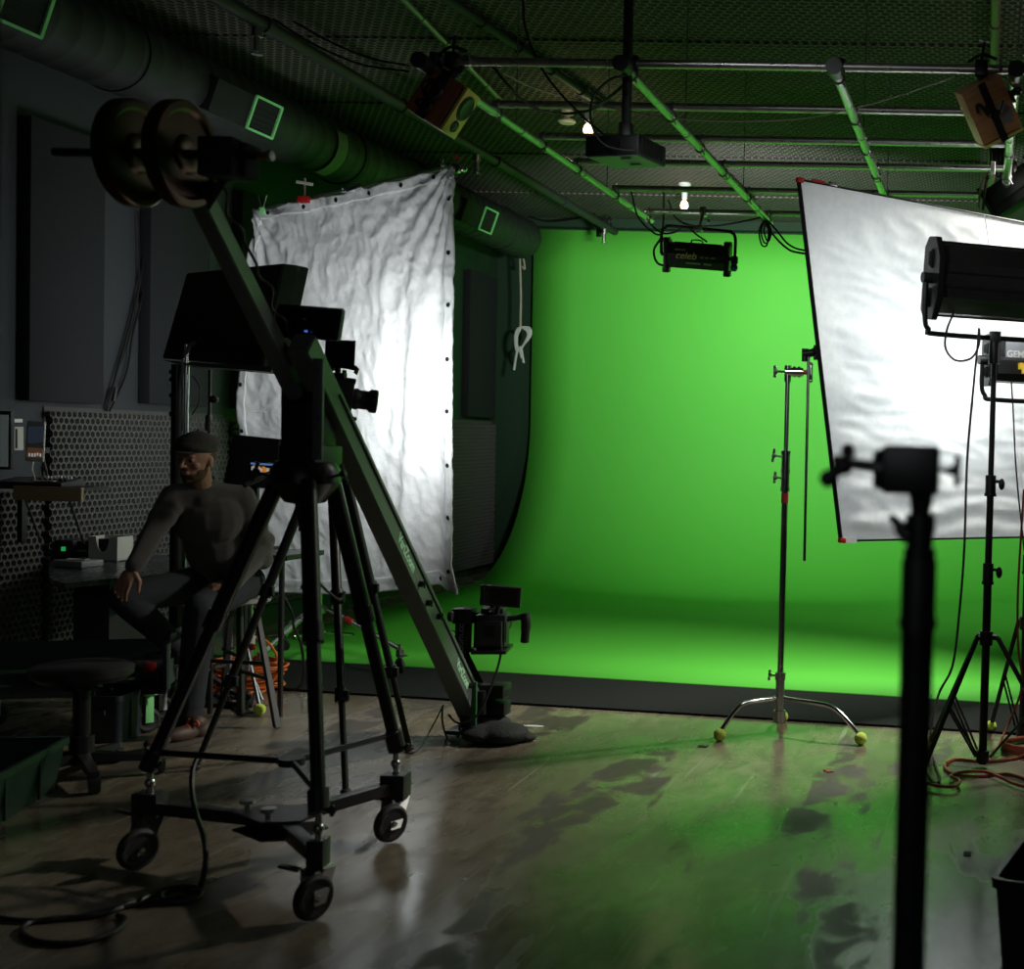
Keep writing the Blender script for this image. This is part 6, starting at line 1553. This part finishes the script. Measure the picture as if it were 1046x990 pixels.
# ------------------------------------------------------------------ cables
z = .009
def fl(*pts): return [F(x, y, z) for x, y in pts]
cable([P(974, 320, 6.3), P(967, 338, 6.2), P(966, 356, 6.15), P(976, 368, 6.15), P(992, 366, 6.15), P(1000, 352, 6.2), P(1000, 336, 6.25), P(999, 350, 6.2), P(994, 400, 6.2), P(988, 470, 6.2), P(985, 560, 6.2), P(980, 625, 6.2), P(973, 680, 6.2), P(958, 712, 6.15)] + fl((950, 757), (955, 780), (960, 795), (955, 800), (948, 790)), .006, 'cable_black', 'power_cable', 'black cable looping from the large panel light down to the floor')
cable([P(1032, 375, 6.85), P(1035, 420, 6.85), P(1038, 480, 6.85), P(1046, 560, 6.85), P(1056, 640, 6.8)], .005, 'cable_black', 'power_cable', 'black cable hanging from the yellow plug of the lettered panel light')
cable([P(1046, 500, 6.7), P(1040, 600, 6.7), P(1040, 660, 6.7), P(1044, 700, 6.7), P(1030, 740, 6.7)] + fl((1012, 775), (1004, 779)), .007, 'rust_cable', 'extension_cord', 'rust-red cord rising from the floor beside the right-hand stand')
m = MB()
m.tube(fl((1060, 768), (1035, 775), (1005, 778), (975, 776), (965, 783), (975, 791), (1000, 793), (1030, 791), (1060, 800)), .0085, 6, smooth=8)
m.tube([p + V((0, 0, .012)) for p in fl((940, 800), (955, 805), (975, 806), (980, 800), (971, 795), (985, 791), (1010, 792), (1046, 806), (1075, 800))], .008, 6, smooth=8)
for k in range(4): m.tube([p + V((0, 0, .016 * k)) for p in fl((1080, 758 + k), (1050, 756 + 2 * k), (1028, 759 + 2 * k), (1024, 764 + k), (1036, 769 + k), (1060, 771 + k), (1085, 768))], .008, 6, smooth=6)
single(m, 'extension_cord', 'rust_cable', 'rust-red cord coiled on the floor under the right-hand light stands', 'cable')
def heap(cx, cy, n, rx, ry, seed, h=.10):
    rnd = random.Random(seed); m = MB(); c = F(cx, cy)
    for k in range(n):
        a0 = rnd.random() * 6; r1 = rx * (.7 + .4 * rnd.random()); r2 = ry * (.7 + .4 * rnd.random()); z0 = .01 + h * k / n
        m.tube([c + V((r1 * cos(a0 + j * pi / 5) + .02 * rnd.random(), r2 * sin(a0 + j * pi / 5), z0 + .012 * rnd.random())) for j in range(10)], .0075, 6, closed=True, smooth=3)
    return m
single(heap(252, 702, 13, .22, .16, 5, .16), 'extension_cord', 'orange_cable', 'bright orange cord heaped on floor behind the wooden stool', 'cable')
cable([P(262, 652, 7.5), P(272, 655, 7.5), P(282, 668, 7.5), P(285, 682, 7.5), P(281, 692, 7.5), F(270, 706, .02), F(255, 708, .02)], .008, 'orange_cable', 'extension_cord', 'single loop of orange cord arching up right of the stool legs')
cable(fl((180, 690), (205, 694), (220, 703), (205, 712)), .008, 'orange_cable', 'extension_cord', 'short run of orange cord on floor between the man\'s legs and stool')
cable([P(290, 610, 7.6), P(299, 628, 7.6), P(300, 640, 7.6), P(308, 660, 7.6), P(310, 690, 7.6), F(304, 703, .02), F(290, 702, .02), F(275, 695, .02), F(262, 706, .02), F(258, 716, .02), F(256, 722, .02)], .008, 'cable_black', 'power_cable', 'thick black cable hanging from the cloth stand and curling along the floor mat')
m = MB()
for k in range(3): m.tube([p + V((0, 0, .012 * k)) for p in fl((222, 715), (235, 722), (252, 722), (256, 716), (244, 712), (228, 712))], .008, 6, closed=True, smooth=5)
m.tube([P(232, 706, 7.3), F(236, 720, .01), F(246, 728, .01), F(262, 728, .01)], .007, 6, smooth=5)
single(m, 'power_cable', 'cable_black', 'black cable coiled flat on the floor between the stool legs', 'cable')
# yellow ball foot + green/chrome tube stand behind the stool
def back_stand():
    c = V((F(255, 706).x, F(255, 706).y, 0))
    t = thing('c_stand', 'folded chrome stand with a yellow ball foot partly hidden behind the wooden stool', 'light stand', c)
    top = P(252, 640, c.y)
    m = MB(); m.cyl(c + V((0, 0, .05)), V((c.x, c.y, top.z + .25)), .017); m.build('column', 'chrome', t, world=True)
    for a, b in (((250, 652), (265, 727)), ((262, 640), (246, 690)), ((246, 660), (268, 722))):
        p = P(a[0], a[1], c.y); q = F(b[0], b[1]) + V((0, 0, .03)) if b[1] > 715 else P(b[0], b[1], c.y)
        m = MB(); m.cyl(p, q, .012); m.build('leg', 'chrome', t, world=True)
    m = MB(); q = F(265, 731) + V((0, 0, .034)); m.sph(q, .033, seg=18, rings=12); m.build('tennis_ball', 'tennis', t, world=True)
    m = MB(); m.sph(P(257, 657, c.y - .03), .022); m.cyl(P(257, 652, c.y - .03), P(258, 664, c.y - .03), .018); m.build('joint', 'red_plastic', t, 'red joint', world=True)
    m = MB(); m.cyl(P(259, 650, c.y - .03), P(257, 658, c.y - .05), .018); m.build('cap', 'white_plastic', t, world=True)
back_stand()
t = thing('light_tube', 'greenish lit tube standing upright behind the stool legs', 'tube light', V((F(232, 712).x, F(232, 712).y, 0)))
c = V((F(232, 712).x, F(232, 712).y, 0)); m = MB(); m.box(V((c.x, c.y, .28)), (.035, .04, .44), bev=.004); m.build('tube', 'silver_panel', t, world=True)
for k in range(3): m = MB(); m.box(V((c.x, c.y - .0, .12 + k * .17)), (.045, .05, .015), bev=.002); m.build('clip', 'black_metal', t, world=True)
m = MB(); m.box(V((c.x, c.y, .012)), (.16, .16, .024), bev=.004); m.box(V((c.x, c.y, .04)), (.045, .05, .05)); m.build('base', 'black_metal', t, world=True)

# cables of the crane head, floor and wall
cable([P(512, 655, 6.52), P(512, 664, 6.5), P(509, 680, 6.48), P(500, 706, 6.42), P(488, 730, 6.38), P(476, 738, 6.35), P(466, 738, 6.35), P(458, 730, 6.38)], .006, 'cable_black', 'video_cable', 'black cable drooping from the small camera to the crane foot')
cable([P(452, 722, 6.45), P(452, 738, 6.4)] + fl((456, 752), (463, 757), (468, 753)) + [P(470, 740, 6.4)], .005, 'cable_black', 'video_cable', 'thin black cable looping on floor left of the crane foot')
cable(fl((404, 766), (425, 768)) + [P(440, 745, 6.5), P(449, 728, 6.5), P(453, 720, 6.5)], .004, 'cable_black', 'video_cable', 'thin black wire running from tripod foot up to the crane arm')
cable([P(203, 770, 4.6), P(197, 786, 4.55), P(196, 806, 4.5), P(200, 830, 4.4), P(208, 855, 4.3), P(210, 880, 4.2)] + fl((205, 905), (196, 911), (180, 908), (165, 914), (170, 921), (195, 920), (206, 913), (198, 906), (170, 908), (140, 921), (100, 935), (60, 938), (30, 943), (22, 952), (40, 962), (80, 963), (115, 953), (128, 940), (120, 935)), .009, 'cable_black', 'power_cable', 'black cable hanging from the crane tripod and snaking over the floor at bottom left', smooth=8)
cable(fl((-10, 936), (20, 940), (60, 939), (110, 930), (150, 922), (190, 915)), .008, 'cable_black', 'power_cable', 'black cable lying straight along the floor at bottom left')
for k, pts in enumerate((((148, 215), (147, 262), (138, 310), (128, 350), (118, 385), (109, 420)), ((152, 215), (152, 270), (146, 300), (136, 340), (130, 378), (118, 408), (112, 420)), ((141, 215), (142, 260), (141, 300), (132, 345), (116, 392), (109, 416)))):
    cable([WX(x, y, XW + .03) for x, y in pts], .008 if k < 2 else .006, 'cable_black', 'wall_cable', ['black cable dangling down the left wall between two acoustic panels, rightmost at the top', 'black cable dangling on the left wall that ends in a small connector', 'thinnest of the three cables dangling on the left wall'][1 if k == 1 else (0 if k == 0 else 2)].replace('rightmost at the top', 'the middle one'), cat='cable')
m = MB(); a = WX(116, 410, XW + .035); m.cyl(a, a + V((0, .02, .09)), .014)
single(m, 'plug', 'black_plastic', 'small black plug at the low end of the dangling wall cables', 'plug')
m = MB(); a = WX(230, 340, XW + .04)
# small scraps on the floor
for (px, py, mt, lab) in ((718, 763, 'blue_crate', 'small dark blue scrap of tape on the floor near the left tennis ball'), (846, 788, 'rust_cable', 'tiny reddish scrap on the floor below the right tennis ball'), (988, 873, 'black_matte', 'tiny dark scrap on the floor near the bottom right crate')):
    c = F(px, py); m = MB(); m.box(c + V((0, 0, .003)), (.05, .03, .004), RZ(px)); single(m, 'tape_scrap', mt, lab, 'scrap', base=c)
c = F(545, 742)
m = MB(); m.sph(c + V((0, 0, .002)), 1, (.06, .02, .003)); single(m, 'tape_scrap', 'white_plastic', 'pale flake on the floor just right of the sandbag', 'scrap', base=c)

# ------------------------------------------------------------------ light
def area(name, loc, target, sx, sy, e, col=(1, 1, 1), spread=180):
    l = bpy.data.lights.new(name, 'AREA'); l.shape = 'RECTANGLE'; l.size = sx; l.size_y = sy; l.energy = e; l.color = col; l.spread = R(spread)
    o = bpy.data.objects.new(name, l); COL.objects.link(o); o.location = loc
    o.rotation_euler = (V(target) - V(loc)).to_track_quat('-Z', 'Y').to_euler(); return o
def spot(name, loc, target, e, ang, blend=.6, size=.15, col=(1, 1, 1)):
    l = bpy.data.lights.new(name, 'SPOT'); l.energy = e; l.spot_size = R(ang); l.spot_blend = blend; l.shadow_soft_size = size; l.color = col
    o = bpy.data.objects.new(name, l); COL.objects.link(o); o.location = loc
    o.rotation_euler = (V(target) - V(loc)).to_track_quat('-Z', 'Y').to_euler(); return o
cool = (.95, 1, 1.0)
# the studio light on the grid throws onto the green wall
area('studio_lamp', CB + V((.02, .14, -.02)), (CB.x - .1, 14.75, 3.2), .46, .18, 74, cool, 100)
# its unseen neighbours on the same side of the grid
area('studio_lamp', (1.2, 10.4, 3.9), (.2, 14.7, 1.8), .5, .2, 36, cool, 140)
area('studio_lamp', (.9, 8.2, 3.7), (-1.9, 7.5, 0), .4, .2, 70, (1, .96, .87), 78)
# panels that face the reflector
for (T, w, h), e in zip(PANELS, (7, 5)):
    p = T @ V((0, .16, 0)); q = T @ V((-.25, 1.2, -.75)); area('panel_lamp', p, q, w * .85, h * .8, e, cool, 170)
# lamp beside the camera tripod that fills the white cloth
area('cloth_lamp', (-3.75, 7.6, 1.8), (-4.6, 8.75, 2.0), .8, .7, 20, cool, 150)
area('ceiling_fill', (2.3, 6.6, 2.5), (-.8, 7.6, 4.1), .4, .3, 9, (1, .95, .88), 160)  # unseen fill added off to the right, lifts the ceiling with neutral light
spot('studio_spot', (-2.0, 2.6, 3.7), (-.25, 7.4, 1.8), 210, 31, .7, .3, cool)
for c in (B1, B2):
    l = bpy.data.lights.new('bulb_light', 'POINT'); l.energy = 2.5; l.color = (1, .72, .42); l.shadow_soft_size = .05
    o = bpy.data.objects.new('bulb_light', l); COL.objects.link(o); o.location = c - V((0, 0, .09))
w = bpy.data.worlds.new('w'); SC.world = w; w.use_nodes = True
w.node_tree.nodes['Background'].inputs[0].default_value = (.7, .8, .9, 1); w.node_tree.nodes['Background'].inputs[1].default_value = .3
area('front_fill', (-1, -1.7, 2.6), (-2.5, 5, 1), 2.5, 1.6, 10, (.9, .95, 1.0), 180)  # soft unseen fill added behind the camera to lift the dark fronts
SC.view_settings.view_transform = 'Standard'; SC.view_settings.look = 'None'; SC.view_settings.gamma = 1; SC.view_settings.use_curve_mapping = False
SC.view_settings.exposure = 0.0
SC.cycles.max_bounces = 8; SC.cycles.diffuse_bounces = 5; SC.cycles.use_denoising = True
SC.cycles.sample_clamp_indirect = 6
